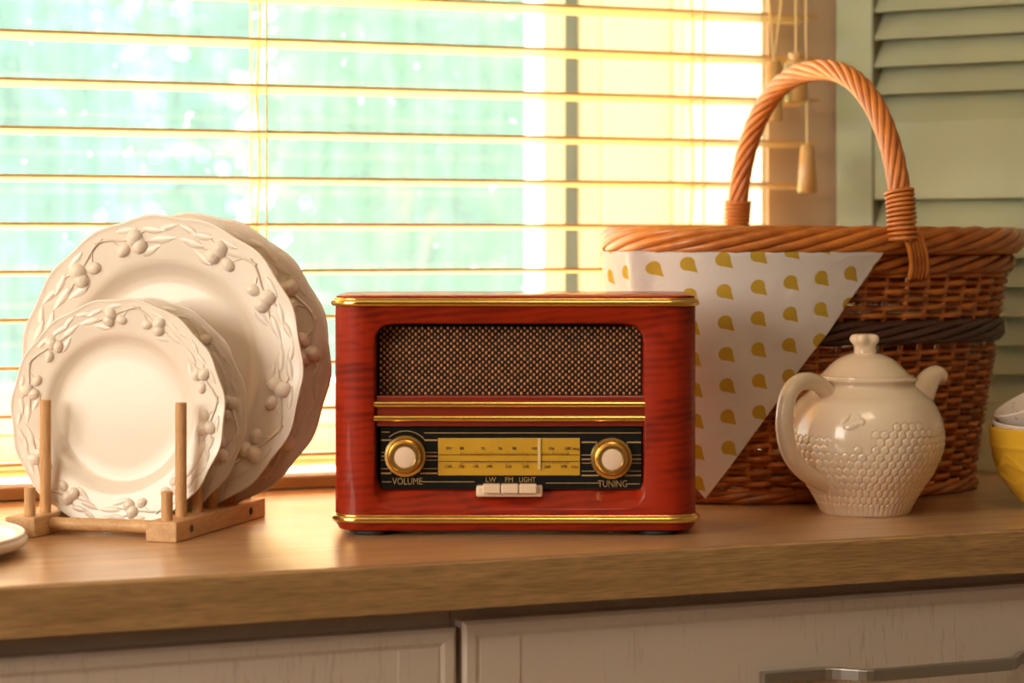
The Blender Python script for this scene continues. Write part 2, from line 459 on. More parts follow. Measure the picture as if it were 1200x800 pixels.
# printed napkin: yellow teardrops on a square lattice, printed flat
def napkin_mat():
    m, nt, b, N, L = new_mat('teardrop_print_cotton')
    uv = N.new('ShaderNodeUVMap'); uv.uv_map = 'cloth'
    sx = N.new('ShaderNodeSeparateXYZ'); L.new(uv.outputs['UV'], sx.inputs[0])
    def math_(op, a, bb=None, c=None, clamp=False):
        n = N.new('ShaderNodeMath'); n.operation = op; n.use_clamp = clamp
        for i, v in enumerate((a, bb, c)):
            if v is None: continue
            if isinstance(v, (int, float)): n.inputs[i].default_value = v
            else: L.new(v, n.inputs[i])
        return n.outputs[0]
    p = 0.0285
    u = math_('MULTIPLY', math_('SUBTRACT', math_('FRACT', math_('DIVIDE', sx.outputs[0], p)), 0.5), p)
    v = math_('MULTIPLY', math_('SUBTRACT', math_('FRACT', math_('DIVIDE', sx.outputs[1], p)), 0.5), p)
    ax, ay = 0.66, -0.75
    t = math_('ADD', math_('MULTIPLY', u, ax), math_('MULTIPLY', v, ay))
    n = math_('ABSOLUTE', math_('ADD', math_('MULTIPLY', u, -ay), math_('MULTIPLY', v, ax)))
    rr, tip = 0.0062, 0.0122
    circ = math_('LESS_THAN', math_('ADD', math_('MULTIPLY', t, t), math_('MULTIPLY', n, n)), rr * rr)
    tri = math_('MULTIPLY', math_('LESS_THAN', n, math_('MULTIPLY', math_('SUBTRACT', tip, t), rr * 1.05 / tip)), math_('GREATER_THAN', t, 0.001))
    tri = math_('MULTIPLY', tri, math_('LESS_THAN', t, tip))
    drop = math_('MAXIMUM', circ, tri)
    mx = N.new('ShaderNodeMix'); mx.data_type = 'RGBA'
    mx.inputs['A'].default_value = (0.88, 0.80, 0.76, 1); mx.inputs['B'].default_value = (0.66, 0.43, 0.06, 1)
    L.new(drop, mx.inputs['Factor']); L.new(mx.outputs['Result'], b.inputs['Base Color'])
    b.inputs['Roughness'].default_value = 0.9
    b.inputs['Specular IOR Level'].default_value = 0.1
    wv = N.new('ShaderNodeTexNoise'); wv.inputs['Scale'].default_value = 900
    L.new(uv.outputs['UV'], wv.inputs['Vector'])
    bp = N.new('ShaderNodeBump'); bp.inputs['Strength'].default_value = 0.25; bp.inputs['Distance'].default_value = 0.0005
    w2_ = N.new('ShaderNodeTexNoise'); w2_.inputs['Scale'].default_value = 28; w2_.inputs['Detail'].default_value = 4; w2_.inputs['Distortion'].default_value = 1.5
    L.new(uv.outputs['UV'], w2_.inputs['Vector'])
    b2 = N.new('ShaderNodeBump'); b2.inputs['Strength'].default_value = 0.5; b2.inputs['Distance'].default_value = 0.004
    L.new(w2_.outputs['Fac'], b2.inputs['Height']); L.new(b2.outputs['Normal'], bp.inputs['Normal'])
    L.new(wv.outputs['Fac'], bp.inputs['Height']); L.new(bp.outputs['Normal'], b.inputs['Normal'])
    tl = N.new('ShaderNodeBsdfTranslucent'); L.new(mx.outputs['Result'], tl.inputs['Color'])
    ms = N.new('ShaderNodeMixShader'); ms.inputs['Fac'].default_value = 0.35
    L.new(b.outputs[0], ms.inputs[1]); L.new(tl.outputs[0], ms.inputs[2]); L.new(ms.outputs[0], N['Material Output'].inputs['Surface'])
    return m
M['napkin'] = napkin_mat()

def speckled():
    m, nt, b, N, L = new_mat('speckled_stoneware')
    tc = N.new('ShaderNodeTexCoord')
    vo = N.new('ShaderNodeTexNoise'); vo.inputs['Scale'].default_value = 260; vo.inputs['Detail'].default_value = 1
    L.new(tc.outputs['Object'], vo.inputs['Vector'])
    r = N.new('ShaderNodeValToRGB')
    r.color_ramp.elements[0].position = 0.28; r.color_ramp.elements[0].color = (0.28, 0.16, 0.11, 1)
    r.color_ramp.elements[1].position = 0.34; r.color_ramp.elements[1].color = (0.74, 0.62, 0.54, 1)
    L.new(vo.outputs['Fac'], r.inputs['Fac']); L.new(r.outputs['Color'], b.inputs['Base Color'])
    b.inputs['Roughness'].default_value = 0.35
    return m
M['speckled'] = speckled()

# ------------------------------------------------------------------ room shell
WALL_Y = 2.29            # room face of the window wall
WIN_Y = 2.51             # room face of the window frame
OUT_Y = 2.62
X0, X1 = -1.60, 2.60
Y0 = -1.60
WX0, WX1 = -0.20, 1.281  # window opening
WZ0, WZ1 = TOP, TOP + 1.20
CEIL = 2.45

def struct(name, mb, mat, smooth=None, parent=None, bevel=0.0):
    o = mb.build(name, mat, parent, smooth, bevel)
    if not parent: o['kind'] = 'structure'
    return o

b = MB()
b.box((X0 - .1, WALL_Y, 0), (WX0, OUT_Y, CEIL)); b.box((WX1, WALL_Y, 0), (X1 + .1, OUT_Y, CEIL))
b.box((WX0, WALL_Y, WZ1), (WX1, OUT_Y, CEIL)); b.box((WX0, WALL_Y, 0), (WX1, OUT_Y, WZ0 - 0.037))
struct('wall_back', b, M['wall'])
# white plastered linings of the recess
struct('trim_1', MB().box((WX1 - 0.006, WALL_Y + 0.004, WZ0), (WX1, WIN_Y, WZ1)), M['reveal'])
struct('trim_2', MB().box((WX0, WALL_Y + 0.004, WZ0), (WX0 + 0.006, WIN_Y, WZ1)), M['reveal'])
struct('trim_3', MB().box((WX0 + .006, WALL_Y + 0.004, WZ1 - 0.006), (WX1 - .006, WIN_Y, WZ1)), M['reveal'])
struct('floor', MB().box((X0 - .1, Y0 - .1, -0.1), (X1 + .1, WALL_Y, 0)), M['floor'])
struct('ceiling', MB().box((X0 - .1, Y0 - .1, CEIL), (X1 + .1, OUT_Y, CEIL + .1)), M['ceiling'])
struct('wall_right', MB().box((X1, Y0, 0), (X1 + .1, WALL_Y, CEIL)), M['room_wall'])
struct('wall_front', MB().box((X0 - .1, Y0 - .1, 0), (X1 + .1, Y0, CEIL)), M['room_wall'])
b = MB()   # left wall, opened up for the added window of the side fill
b.box((X0 - .1, Y0, 0), (X0, WALL_Y, 1.04)); b.box((X0 - .1, Y0, 2.20), (X0, WALL_Y, CEIL))
b.box((X0 - .1, Y0, 1.04), (X0, 0.35, 2.20)); b.box((X0 - .1, 1.95, 1.04), (X0, WALL_Y, 2.20))
struct('wall_left', b, M['room_wall'])
w2 = empty('added_side_window', (X0, 1.15, 1.04), 0, kind='structure')  # invented window, added to house the side fill light
b = MB(); b.box((-.09, -.80, 0), (-.04, .80, .05)); b.box((-.09, -.80, 1.11), (-.04, .80, 1.16)); b.box((-.09, -.80, .05), (-.04, -.75, 1.11)); b.box((-.09, .75, .05), (-.04, .80, 1.11))
b.build('window_frame', M['white'], w2)
MB().box((-.07, -.75, .05), (-.065, .75, 1.11)).build('pane', M['glass'], w2)
struct('ground_outside', MB().box((-14, OUT_Y + .01, -0.35), (16, 26, -0.30)), M['lawn'])

# window with its frame, sash, seal and pane
w1 = empty('window_1', (0, WIN_Y, TOP), 0, kind='structure')
fx1 = WX1 - 0.006
sx1 = px_on_plane_y(683, WIN_Y)[0]      # inner edge of the fixed frame
sx0 = px_on_plane_y(661, WIN_Y)[0]
gx1 = px_on_plane_y(634, WIN_Y)[0]      # glass edge
H = 1.19
b = MB(); b.box((sx1 + .028, 0, 0), (fx1, .075, H)); b.box((sx1, 0.008, 0), (sx1 + .028, .075, H)); b.build('frame_jamb', M['white'], w1, bevel=0.003)
b = MB(); b.box((WX0 + .006, 0, 0), (WX0 + .10, .075, H)); b.build('frame_jamb', M['white'], w1, bevel=0.003)
MB().box((WX0 + .10, 0.004, 0), (sx1, .075, 0.038)).build('frame_bottom', M['white'], w1, bevel=0.003)
MB().box((WX0 + .10, 0.004, H - .05), (sx1, .075, H)).build('frame_head', M['white'], w1, bevel=0.003)
MB().box((sx0, 0.012, .038), (sx1, .06, H - .05)).build('seal', M['seal'], w1)
MB().box((gx1, -0.006, .040), (sx0, .05, H - .05)).build('sash_stile', M['white'], w1, bevel=0.004)
MB().box((WX0 + .10, -0.006, .040), (WX0 + .15, .05, H - .05)).build('sash_stile', M['white'], w1, bevel=0.004)
MB().box((WX0 + .15, -0.006, .040), (gx1, .05, .088)).build('sash_rail', M['white'], w1, bevel=0.004)
MB().box((WX0 + .15, -0.006, H - .10), (gx1, .05, H - .05)).build('sash_rail', M['white'], w1, bevel=0.004)
MB().add([(WX0 + .15, .022, .088), (gx1, .022, .088), (gx1, .022, H - .10), (WX0 + .15, .022, H - .10)], [(0, 1, 2, 3)]).build('pane', M['glass'], w1)

# ------------------------------------------------------------------ worktop and cabinets
CF = 1.680                # worktop front
b = MB(); 
cx0, cx1 = -0.52, 1.92
wt = empty('worktop', ((cx0 + cx1) / 2, CF, TOP), 0, 'oak worktop with a square front edge under the radio, basket and plates', 'worktop')
hw = (cx1 - cx0) / 2
MB().box((-hw, 0.004, -0.036), (hw, WALL_Y - CF, 0)).build('slab', M['oak'], wt, bevel=0.0)
MB().box((-hw, 0.0, -0.037), (hw, 0.004, -0.0012)).build('front_edging', M['oak_edge'], wt, bevel=0.001)
sill = MB().box((WX0, WALL_Y, TOP - 0.036), (WX1, WIN_Y + .02, TOP)).build('window_sill', M['sill'])
sill['kind'] = 'structure'

def panel_front(name, x0, x1, z0, z1, parent):
    """raised-panel front with a bevelled inner field"""
    mb = MB()
    w = 0.022
    def loop(ins, y): return [(x0 + ins, y, z0 + ins), (x1 - ins, y, z0 + ins), (x1 - ins, y, z1 - ins), (x0 + ins, y, z1 - ins)]
    L_ = [loop(0, .019), loop(0, .003), loop(.003, 0), loop(.010, 0), loop(.0135, .0014), loop(.030, .0014), loop(.031, .0014)]
    G = np.array(L_)
    mb.grid(G, cv=True)
    mb.f.append((24, 25, 26, 27)); mb.f.append((0, 1, 2, 3))
    fr = mb.build(name, M['cab'], parent)
    for xa, xb_ in ((x0 + .0145, x0 + .048), (x1 - .048, x1 - .0145)):
        MB().box((xa, .0008, z0 + .0145), (xb_, .004, z1 - .0145)).build('stile', M['cab'], fr, bevel=.0005)
    return fr

def base_cabinet(x0, x1, label, door):
    e = empty('base_cabinet', ((x0 + x1) / 2, CF + 0.02, 0), 0, label, 'cabinet')
    h = (x1 - x0) / 2
    MB().box((-h, 0.021, .10), (h, 0.58, TOP - 0.040)).build('carcass', M['cab'], e)
    MB().box((-h, 0.06, 0.0), (h, 0.55, .10)).build('plinth', M['plinth'], e)
    zt = TOP - 0.0495
    out = []
    if door == 'door':
        d = panel_front('door', -h + .002, h - .002, .115, zt - 0.0045, e); out.append(d)
    else:
        z = zt
        for hh in (0.19, 0.27, 0.27):
            out.append(panel_front('drawer_front', -h + .002, h - .002, z - hh, z, e)); z -= hh + 0.004
    return e, out

e1, f1 = base_cabinet(0.082, 0.6815, 'grey-cream painted base cabinet with a panelled door under the plates', 'door')
e2, f2 = base_cabinet(0.6825, 1.5125, 'grey-cream painted drawer cabinet with a metal bar handle under the teapot', 'drawer')

def bar_handle(front, zc):
    # in the frame of the cabinet: a flat bar that bows out between two long feet
    mb = MB()
    xs = np.linspace(-0.155, 0.155, 61)
    bow = sstep(-0.100, -0.066, xs) * (1 - sstep(0.066, 0.100, xs))
    yc = -0.004 - 0.024 * bow
    hgt = 0.005
    G = []
    for x, y in zip(xs, yc):
        G.append([(x, y - .004, zc - hgt), (x, y - .004, zc + hgt), (x, y + .004, zc + hgt), (x, y + .004, zc - hgt)])
    G = np.array(G); mb.grid(G, cv=True)
    mb.f.append((0, 1, 2, 3)); mb.f.append(tuple(60 * 4 + i for i in range(4)))
    o = mb.build('handle', M['steel'], front, bevel=0.0012)
    o['label'] = 'brushed nickel bar handle'
for i, fr in enumerate(f2):
    z = [TOP - 0.0495 - 0.0610, TOP - 0.0495 - .194 - .12, TOP - 0.0495 - .468 - .12][i]
    bar_handle(fr, z)

# ------------------------------------------------------------------ venetian blind
BL_Y = 2.230
bl = empty('venetian_blind', (0.53, BL_Y, TOP), 0, 'honey wood venetian blind with cords and tassels hanging over the window', 'blind')
bx0, bx1 = -0.26 - 0.53, 1.3096 - 0.53
SP = 0.045
sl = MB()
nseg = 6
prof = []
for i in range(nseg + 1):
    t = i / nseg
    prof.append((t * 0.050, 0.0008 * math.sin(PI * t)))
tilt = R(-3.4)
G = []
for x in (bx0, bx1):
    row = []
    for (y, z) in prof: row.append((x, y * math.cos(tilt) - (z + .0014) * math.sin(tilt), y * math.sin(tilt) + (z + .0014) * math.cos(tilt)))
    for (y, z) in prof[::-1]: row.append((x, y * math.cos(tilt) - (z - .0014) * math.sin(tilt), y * math.sin(tilt) + (z - .0014) * math.cos(tilt)))
    G.append(row)
sl.grid(np.array(G), cv=True)
m_ = len(G[0]); sl.f.append(tuple(range(m_))); sl.f.append(tuple(range(m_, 2 * m_))[::-1])
z_first = EYE + 0.0167 - 5 * SP
slat0 = sl.build('slat', M['slat'], bl)
slat0.location = (0, 0, z_first)
nsl = 27
for k in range(1, nsl):
    copy_obj(slat0, bl, location=(0, 0, z_first + k * SP))
MB().box((bx0, -0.002, 0.001), (bx1, 0.050, 0.0125)).build('bottom_rail', M['rail'], bl, bevel=0.0015)
MB().box((bx0, -0.004, z_first + nsl * SP), (bx1, 0.054, z_first + nsl * SP + 0.045)).build('head_rail', M['slat'], bl, bevel=0.002)
ztop = z_first + nsl * SP
for px in (312, 824, -250):
    X = px_on_plane_y(px, BL_Y)[0] - 0.53
    for yy in (-0.0012, 0.0505):
        MB().tube([(X, yy, 0.012), (X, yy, 0.5), (X, yy, ztop)], 0.0009, 6).build('ladder_cord', M['cord'], bl)
    MB().tube([(X + 0.002 * math.sin(i * 1.9), 0.026, 0.012 + (ztop - 0.012) * i / 30) for i in range(31)], 0.0011, 6).build('lift_cord', M['cord'], bl)
    rb = MB().box((X - .0012, -0.001, -0.0017), (X + .0012, 0.050, -0.0008)).build('ladder_rung', M['cord'], bl)
    rb.location.z = z_first - .0045
    for k in range(1, nsl): copy_obj(rb, bl, location=(0, 0, z_first + k * SP - .0045))
def pull(px, ytop, ybot, rt, rb_, ycam, cords, shape):
    X, d = px_on_plane_y(px, ycam)
    zt = EYE + (HORIZON - ytop) * d / F
    zb = EYE + (HORIZON - ybot) * d / F
    x = X - 0.53; y = ycam - BL_Y
    hh = zt - zb
    if shape == 'cone':
        pf = [(0.0005, hh), (rt * .8, hh), (rt, hh - .002), (rb_, .003), (rb_ * .9, 0), (0.0005, 0)]
    else:
        pf = [(0.0005, hh), (rt * .9, hh), (rt, hh - .002), (rt, hh - .008), (rb_, hh - .011), (rb_, .003), (rb_ * .9, 0), (0.0005, 0)]
    t = MB().lathe(pf, 24).build('cord_tassel', M['tassel'], bl, smooth=40)
    t.location = (x, y, zb)
    t['label'] = 'turned wooden cord tassel'
    for dx in cords:
        MB().tube([(0, 0, hh - .001), (dx * .3, 0.003, hh + .12), (dx, 0.006, ztop - zb)], 0.0011, 6).build('pull_cord', M['cord'], t)
pull(946, 170, 226, 0.0072, 0.0108, 2.205, (0.001,), 'cone')
pull(933, 62, 120, 0.0085, 0.0125, 2.215, (0.003,), 'bell')
pull(907, 72, 142, 0.0085, 0.0095, 2.212, (-0.03, 0.06), 'cone')

# ------------------------------------------------------------------ louvered shutter
shut = empty('louvered_shutter', (1.3656, 2.266, TOP), math.atan2(-0.847, 0.531), 'sage green louvered shutter leaf standing open behind the wicker basket', 'shutter')
SW, ST, SH = 0.46, 0.026, 1.28
zb0, zm0, zm1 = 0.075, 0.287, 0.372
for x in (0, SW - .0443):
    MB().box((x, -ST, 0.001), (x + .0443, 0, SH)).build('stile', M['sage'], shut, bevel=0.002)
for z0, z1 in ((0.001, zb0), (zm0, zm1), (SH - .08, SH)):
    MB().box((.0443, -ST + .002, z0), (SW - .0443, -0.002, z1)).build('rail', M['sage'], shut, bevel=0.0015)
lv = MB()
la = R(33)
LW, LT = 0.0365, 0.0055
q = [(-LW/2, -LT/2), (LW/2, -LT/2), (LW/2, LT/2), (-LW/2, LT/2)]
G = []
for x in (.0443, SW - .0443):
    G.append([(x, -ST/2 + (-math.sin(la) * -u) + math.cos(la) * w_, math.cos(la) * u + math.sin(la) * w_) for (u, w_) in q])
lv.grid(np.array(G), cv=True); lv.f.append((0, 1, 2, 3)); lv.f.append((4, 5, 6, 7))
lou = lv.build('louver', M['sage'], shut, bevel=0.0012)
first = True
for za, zb_ in ((zb0, zm0), (zm1, SH - .08)):
    n = int(round((zb_ - za) / 0.0297))
    for k in range(n):
        z = za + (k + 0.5) * (zb_ - za) / n
        if first: lou.location = (0, 0, z); first = False
        else: copy_obj(lou, shut, location=(0, 0, z))

# ------------------------------------------------------------------ retro radio
k = 1.964 / F
rad = empty('retro_radio', cam_to_world((604 - 600) * k, 1.964), -YAW, 'red mahogany tabletop radio with brass trim, speaker cloth and amber dial', 'radio')
def rx(px): return (px - 604) * k
def rz(py): return (628 - py) * k
RW = 0.1497; RD = 0.150; RC = 0.024
def plan(w, y0, y1, r, n=10):
    pts = []
    for (cx, cy, a0) in ((w - r, y0 + r, -90), (w - r, y1 - r, 0), (-w + r, y1 - r, 90), (-w + r, y0 + r, 180)):
        for i in range(n + 1):
            a = R(a0 + 90 * i / n)
            pts.append((cx + r * math.cos(a), cy + r * math.sin(a)))
    return pts
zb_body, zt_body = rz(609), rz(355)
b = MB()
# sides and back: open strip that leaves out the flat of the front
pl = plan(RW, 0, RD, RC)
n = 11
strip = pl[0:n] + pl[n:2*n] + pl[2*n:3*n] + pl[3*n:4*n]
zs = [zb_body, zt_body]
b.grid(np.array([[(x, y, z) for z in zs] for (x, y) in strip]))
# front with the rounded opening
hx0, hx1, hz0, hz1 = rx(437), rx(757), rz(597), rz(377)
ix0, ix1, iz0, iz1 = rx(440.5), rx(754), rz(575), rz(380.5)
NH = 128
def rrect_pt(cx, cz, hw_, hh, r, ang):
    """point of a rounded rectangle in direction ang from the centre (by ray march)"""
    dx, dz = math.cos(ang), math.sin(ang)
    lo, hi = 0.0, hw_ + hh
    for _ in range(40):
        m = (lo + hi) / 2
        qx, qz = abs(dx * m) - hw_ + r, abs(dz * m) - hh + r
        sd = math.hypot(max(qx, 0), max(qz, 0)) + min(max(qx, qz), 0) - r
        if sd < 0: lo = m
        else: hi = m
    return cx + dx * lo, cz + dz * lo
angs = list(np.linspace(0, 2 * PI, NH, endpoint=False))
ow = RW - RC
oc = ((0), (zb_body + zt_body) / 2); oh = (zt_body - zb_body) / 2
hc = ((hx0 + hx1) / 2, (hz0 + hz1) / 2); hw2, hh2 = (hx1 - hx0) / 2, (hz1 - hz0) / 2
ic = ((ix0 + ix1) / 2, (iz0 + iz1) / 2); iw2, ih2 = (ix1 - ix0) / 2, (iz1 - iz0) / 2
for sx_ in (1, -1):
    for sz_ in (1, -1): angs.append(math.atan2(oh * sz_, ow * sx_) % (2 * PI))
angs = sorted(angs)
rows = []
for a in angs:
    O = rrect_pt(oc[0], oc[1], ow, oh, 1e-6, a)
    Hh = rrect_pt(hc[0], hc[1], hw2, hh2, 0.016, a)
    H1 = rrect_pt(hc[0], hc[1], hw2 - .0012, hh2 - .0012, 0.015, a)
    I = rrect_pt(ic[0], ic[1], iw2, ih2, 0.010, a)
    rows.append([(O[0], 0, O[1]), (Hh[0], 0, Hh[1]), (H1[0], .0010, H1[1]), (I[0], .0115 if I[1] < rz(500) else .0165, I[1]), (I[0], .0195, I[1])])
b.grid(np.array(rows), cu=True)
cab_o = b.build('cabinet', M['veneer'], rad, smooth=50)
def cap(name, zs_ins, mat):
    mb = MB()
    G = np.array([[(x, y, z) for (x, y) in plan(RW - ins, ins, RD - ins, max(.004, RC - ins))] for (z, ins) in zs_ins])
    mb.grid(G, cv=True)
    m = G.shape[1]
    mb.f.append(tuple(range(m))); mb.f.append(tuple((len(zs_ins) - 1) * m + i for i in range(m)))
    return mb.build(name, mat, rad, smooth=40)
cap('top_panel', [(zt_body - .001, .0005), (zt_body + .0035, .0003), (rz(345.5) - .0010, .0012), (rz(345.5), .0035)], M['veneer'])
cap('base_panel', [(zb_body + .001, .0005), (zb_body - .0045, .0006), (rz(623) + .001, .0030), (rz(623), .006)], M['veneer'])
for z in (zt_body, zb_body):
    P_ = [(x, y, z) for (x, y) in plan(RW + .0006, -.0006, RD + .0006, RC)]
    MB().tube(P_, 0.0030, 10, closed=True).build('brass_trim', M['gold'], rad, smooth=60)
    P_ = [(x, y, z + 0.0031) for (x, y) in plan(RW + .0002, -.0002, RD + .0002, RC)]
    MB().tube(P_, 0.0009, 6, closed=True).build('brass_bead', M['gold'], rad, smooth=60)
for x in (-.118, .118):
    for y in (.022, .125):
        MB().lathe([(0.0003, 0), (.016, 0), (.017, .001), (.017, rz(623) + .0005), (.0003, rz(623) + .0005)], 24, x, y).build('foot', M['rubber'], rad, smooth=40)
# speaker cloth
gz0, gz1 = rz(465), rz(383)
gx0_, gx1_ = rx(443), rx(753)
grl = MB().box((gx0_, .0160, gz0), (gx1_, .0185, gz1)).build('speaker_grille', M['grille_back'], rad)
b = MB()
px_, pz_ = 7.55 * k, 7.35 * k
j = 0
z = gz0 + .002
while z < gz1 - .001:
    x = gx0_ + .0015 + (px_ / 2 if j % 2 else 0)
    while x < gx1_ - .001:
        r = 0.00138 * random.uniform(.85, 1.1)
        b.ellipsoid((x, .0160, z), (r * .86, 0.0011, r * 1.05), 6, 5)
        x += px_
    z += pz_ / 2; j += 1
wv = b.build('woven_cloth', M['grille_dot'], grl, smooth=180, fix=False); wv['kind'] = 'stuff'
# cross bar with two brass strips
MB().box((rx(440), .004, rz(500)), (rx(756), .0185, rz(464))).build('cross_bar', M['red_lacquer'], rad, bevel=0.001)
for py in (473.7, 490.3):
    MB().tube([(rx(437.5), .0030, rz(py)), (0, .0030, rz(py)), (rx(757), .0030, rz(py))], .0027, 20).build('brass_strip', M['gold'], rad, smooth=60)
# black fascia
pan = MB().box((rx(445), .0085, rz(574)), (rx(752.5), .013, rz(501))).build('fascia', M['black'], rad, bevel=0.0004)
def stripe(x0, x1, y, t):
    MB().box((rx(x0), .0079, rz(y) - t * k / 2), (rx(x1), .0087, rz(y) + t * k / 2)).build('stripe', M['print'], pan)
for (x0, x1, y, t) in [(497, 752, 508, .9), (446, 456, 507, .9), (446, 461, 516.5, 1.8), (497, 512, 516.5, 1.8), (446, 455, 531, .9), (495, 512, 531, .9),
        (446, 455, 535.5, 1.8), (495, 512, 535.5, 1.8), (446, 455, 540, .9), (495, 512, 540, .9), (446, 456, 550, .9), (492, 512, 550, .9), (446, 458, 555.5, 1.8), (492, 512, 555.5, 1.8),
        (682, 700, 519, 1.8), (735, 752, 519, 1.8), (682, 697, 534, .9), (737, 752, 534, .9), (682, 697, 539, 1.8), (737, 752, 539, 1.8), (682, 697, 543.5, .9), (737, 752, 543.5, .9),
        (682, 700, 553, .9), (735, 752, 553, .9), (682, 702, 558, 1.8), (733, 752, 558, 1.8), (494, 556, 565.5, .9), (640, 703, 567, .9), (447, 458, 565.5, .9), (736, 750, 568, .9)]:
    stripe(x0, x1, y, t)
def text(body, px, py, cap_px, mat, y=.0082, parent=None, name='lettering', stretch=1.0, align='CENTER'):
    c = bpy.data.curves.new(name, 'FONT')
    c.body = body; c.size = cap_px * k / 0.72; c.align_x = align; c.align_y = 'CENTER'; c.extrude = 0.00008
    c.resolution_u = 3
    c.materials.append(mat)
    o = bpy.data.objects.new(name, c)
    o.location = (rx(px), y, rz(py)); o.rotation_euler = (R(90), 0, 0); o.scale = (stretch, 1, 1)
    COL.objects.link(o)
    bpy.context.view_layer.update()
    tm = bpy.data.meshes.new_from_object(o.evaluated_get(bpy.context.evaluated_depsgraph_get()))
    n = bpy.data.objects.new(name, tm)
    n.location, n.rotation_euler, n.scale = o.location.copy(), o.rotation_euler.copy(), o.scale.copy()
    bpy.data.objects.remove(o); bpy.data.curves.remove(c)
    n.parent = parent or pan
    COL.objects.link(n)
    n.name = name
    return n
text('VOLUME', 477, 565.3, 8.2, M['print'], stretch=.80)
text('TUNING', 718.5, 568.2, 8.2, M['print'], stretch=.80)
text('LW', 575, 563.3, 6.0, M['print']); text('FM', 596.5, 563.3, 6.0, M['print']); text('LIGHT', 618, 563.3, 6.0, M['print'], stretch=.85)
# volume arc
MB().tube([(rx(475) + 0.0205 * math.cos(a), .0083, rz(535) + 0.0205 * math.sin(a)) for a in np.linspace(R(42), R(132), 16)], 0.0004, 5).build('volume_arc', M['print'], pan)
# amber dial
dial = MB().box((rx(513), .0074, rz(558)), (rx(680), .0092, rz(514))).build('tuning_dial', M['dial'], rad, bevel=0.0003)
def dmark(x0, x1, y0, y1):
    MB().box((rx(x0), .0071, rz(y1)), (rx(x1), .0076, rz(y0))).build('scale_mark', M['print_dark'], dial)
dmark(514, 679, 533.4, 534.1); dmark(514, 679, 541.0, 541.7)
for i in range(43):
    x = 540 + i * 3.0
    dmark(x - .25, x + .25, 531.2 if i % 6 else 530.0, 533.5)
    dmark(x - .25, x + .25, 541.5, 543.8 if i % 6 else 545)
for t_, x in (('FM', 525.5), ('88', 541), ('92', 566), ('96', 586), ('98', 602.5), ('102', 626), ('106', 646), ('108', 665)): text(t_, x, 526.3, 3.6, M['print_dark'], .0071, dial)
text('MHz', 675, 526.8, 3.0, M['print_dark'], .0071, dial)
for t_, x in (('LW', 525.5), ('150', 540), ('170', 557), ('190', 573), ('210', 595.5), ('230', 616), ('250', 641.5), ('270', 661)): text(t_, x, 547.6, 3.6, M['print_dark'], .0071, dial)
text('KHz', 673.5, 548, 3.0, M['print_dark'], .0071, dial)
MB().box((rx(630.4), .0062, rz(551)), (rx(633.8), .0072, rz(514.5))).build('needle', M['needle'], dial, bevel=0.0003)
# knobs
def knob(px, py):
    e = empty('knob', (rx(px), .0085, rz(py)), parent=rad)
    e.rotation_euler = (R(90), 0, 0)
    q = k * 25
    MB().lathe([(.0005, 0), (q, 0), (q, .0025), (q * .96, .004), (q * .84, .0045), (q * .80, .0035), (q * .78, .0045), (q * .74, .0135), (q * .66, .0150), (q * .53, .0148), (q * .51, .0140), (.0005, .0140)], 64).build('dial_ring', M['gold_knob'], e, smooth=30)
    MB().lathe([(.0005, .0146), (q * .40, .0145), (q * .49, .0141), (q * .50, .0132), (.0005, .0132)], 48).build('knob_cap', M['ivory_plastic'], e, smooth=40)
knob(474.5, 535); knob(717, 537.5)
# push buttons
bb = MB().box((rx(558), .0005, rz(582.5)), (rx(636), .0095, rz(569))).build('button_plate', M['ivory_plastic'], rad, bevel=0.0018, seg=3)
for x0, x1 in ((566, 586.2), (587.4, 607.4), (608.6, 629)):
    MB().box((rx(x0), -.0035, rz(577.5)), (rx(x1), .006, rz(566.8))).build('push_button', M['ivory_plastic'], bb, bevel=0.0008)

# ------------------------------------------------------------------ plate rack
RK = R(15.5)
def rack_to_cam(lx, ly): return (-.3440 + lx * math.cos(RK) + ly * math.sin(RK), 1.939 - lx * math.sin(RK) + ly * math.cos(RK))
rack_rot = -YAW - RK
rack = empty('plate_rack', cam_to_world(-.3440, 1.939), rack_rot, 'beech plate rack with round pegs holding four upright plates', 'plate rack')
RL = 0.195
for x in (-.061, .064):
    rl = MB().box((x - .0135, 0, .0), (x + .0135, RL, .0165)).build('rail', M['beech'], rack, bevel=0.0012)
    for i, y in enumerate((.012, .040, .073, .105, .142, .181)):
        h = .024 if i == 0 else .094
        b = MB().lathe([(.0003, 0), (.0047, 0), (.0047, h - .0006), (.0041, h), (.0003, h)], 20)
        p_ = b.build('peg', M['dowel'], rack, smooth=40); p_.location = (x + (.003 if x < 0 else 0), y, .0160)
for y in (.030, .160):
    MB().tube([(-.0510, y, .0085), (0, y, .0085), (.0510, y, .0085)], .0055, 14).build('cross_dowel', M['beech'], rack, smooth=60)
    for s in (-1, 1):
        o = MB().lathe([(.0003, 0), (.0032, 0), (.0032, .0012), (.0018, .0012), (.0003, .0006)], 16).build('screw', M['hole'], rack, smooth=40)
        o.location = (s * (.0775 - .0006), y, .0085); o.rotation_euler = (0, s * R(90), 0)

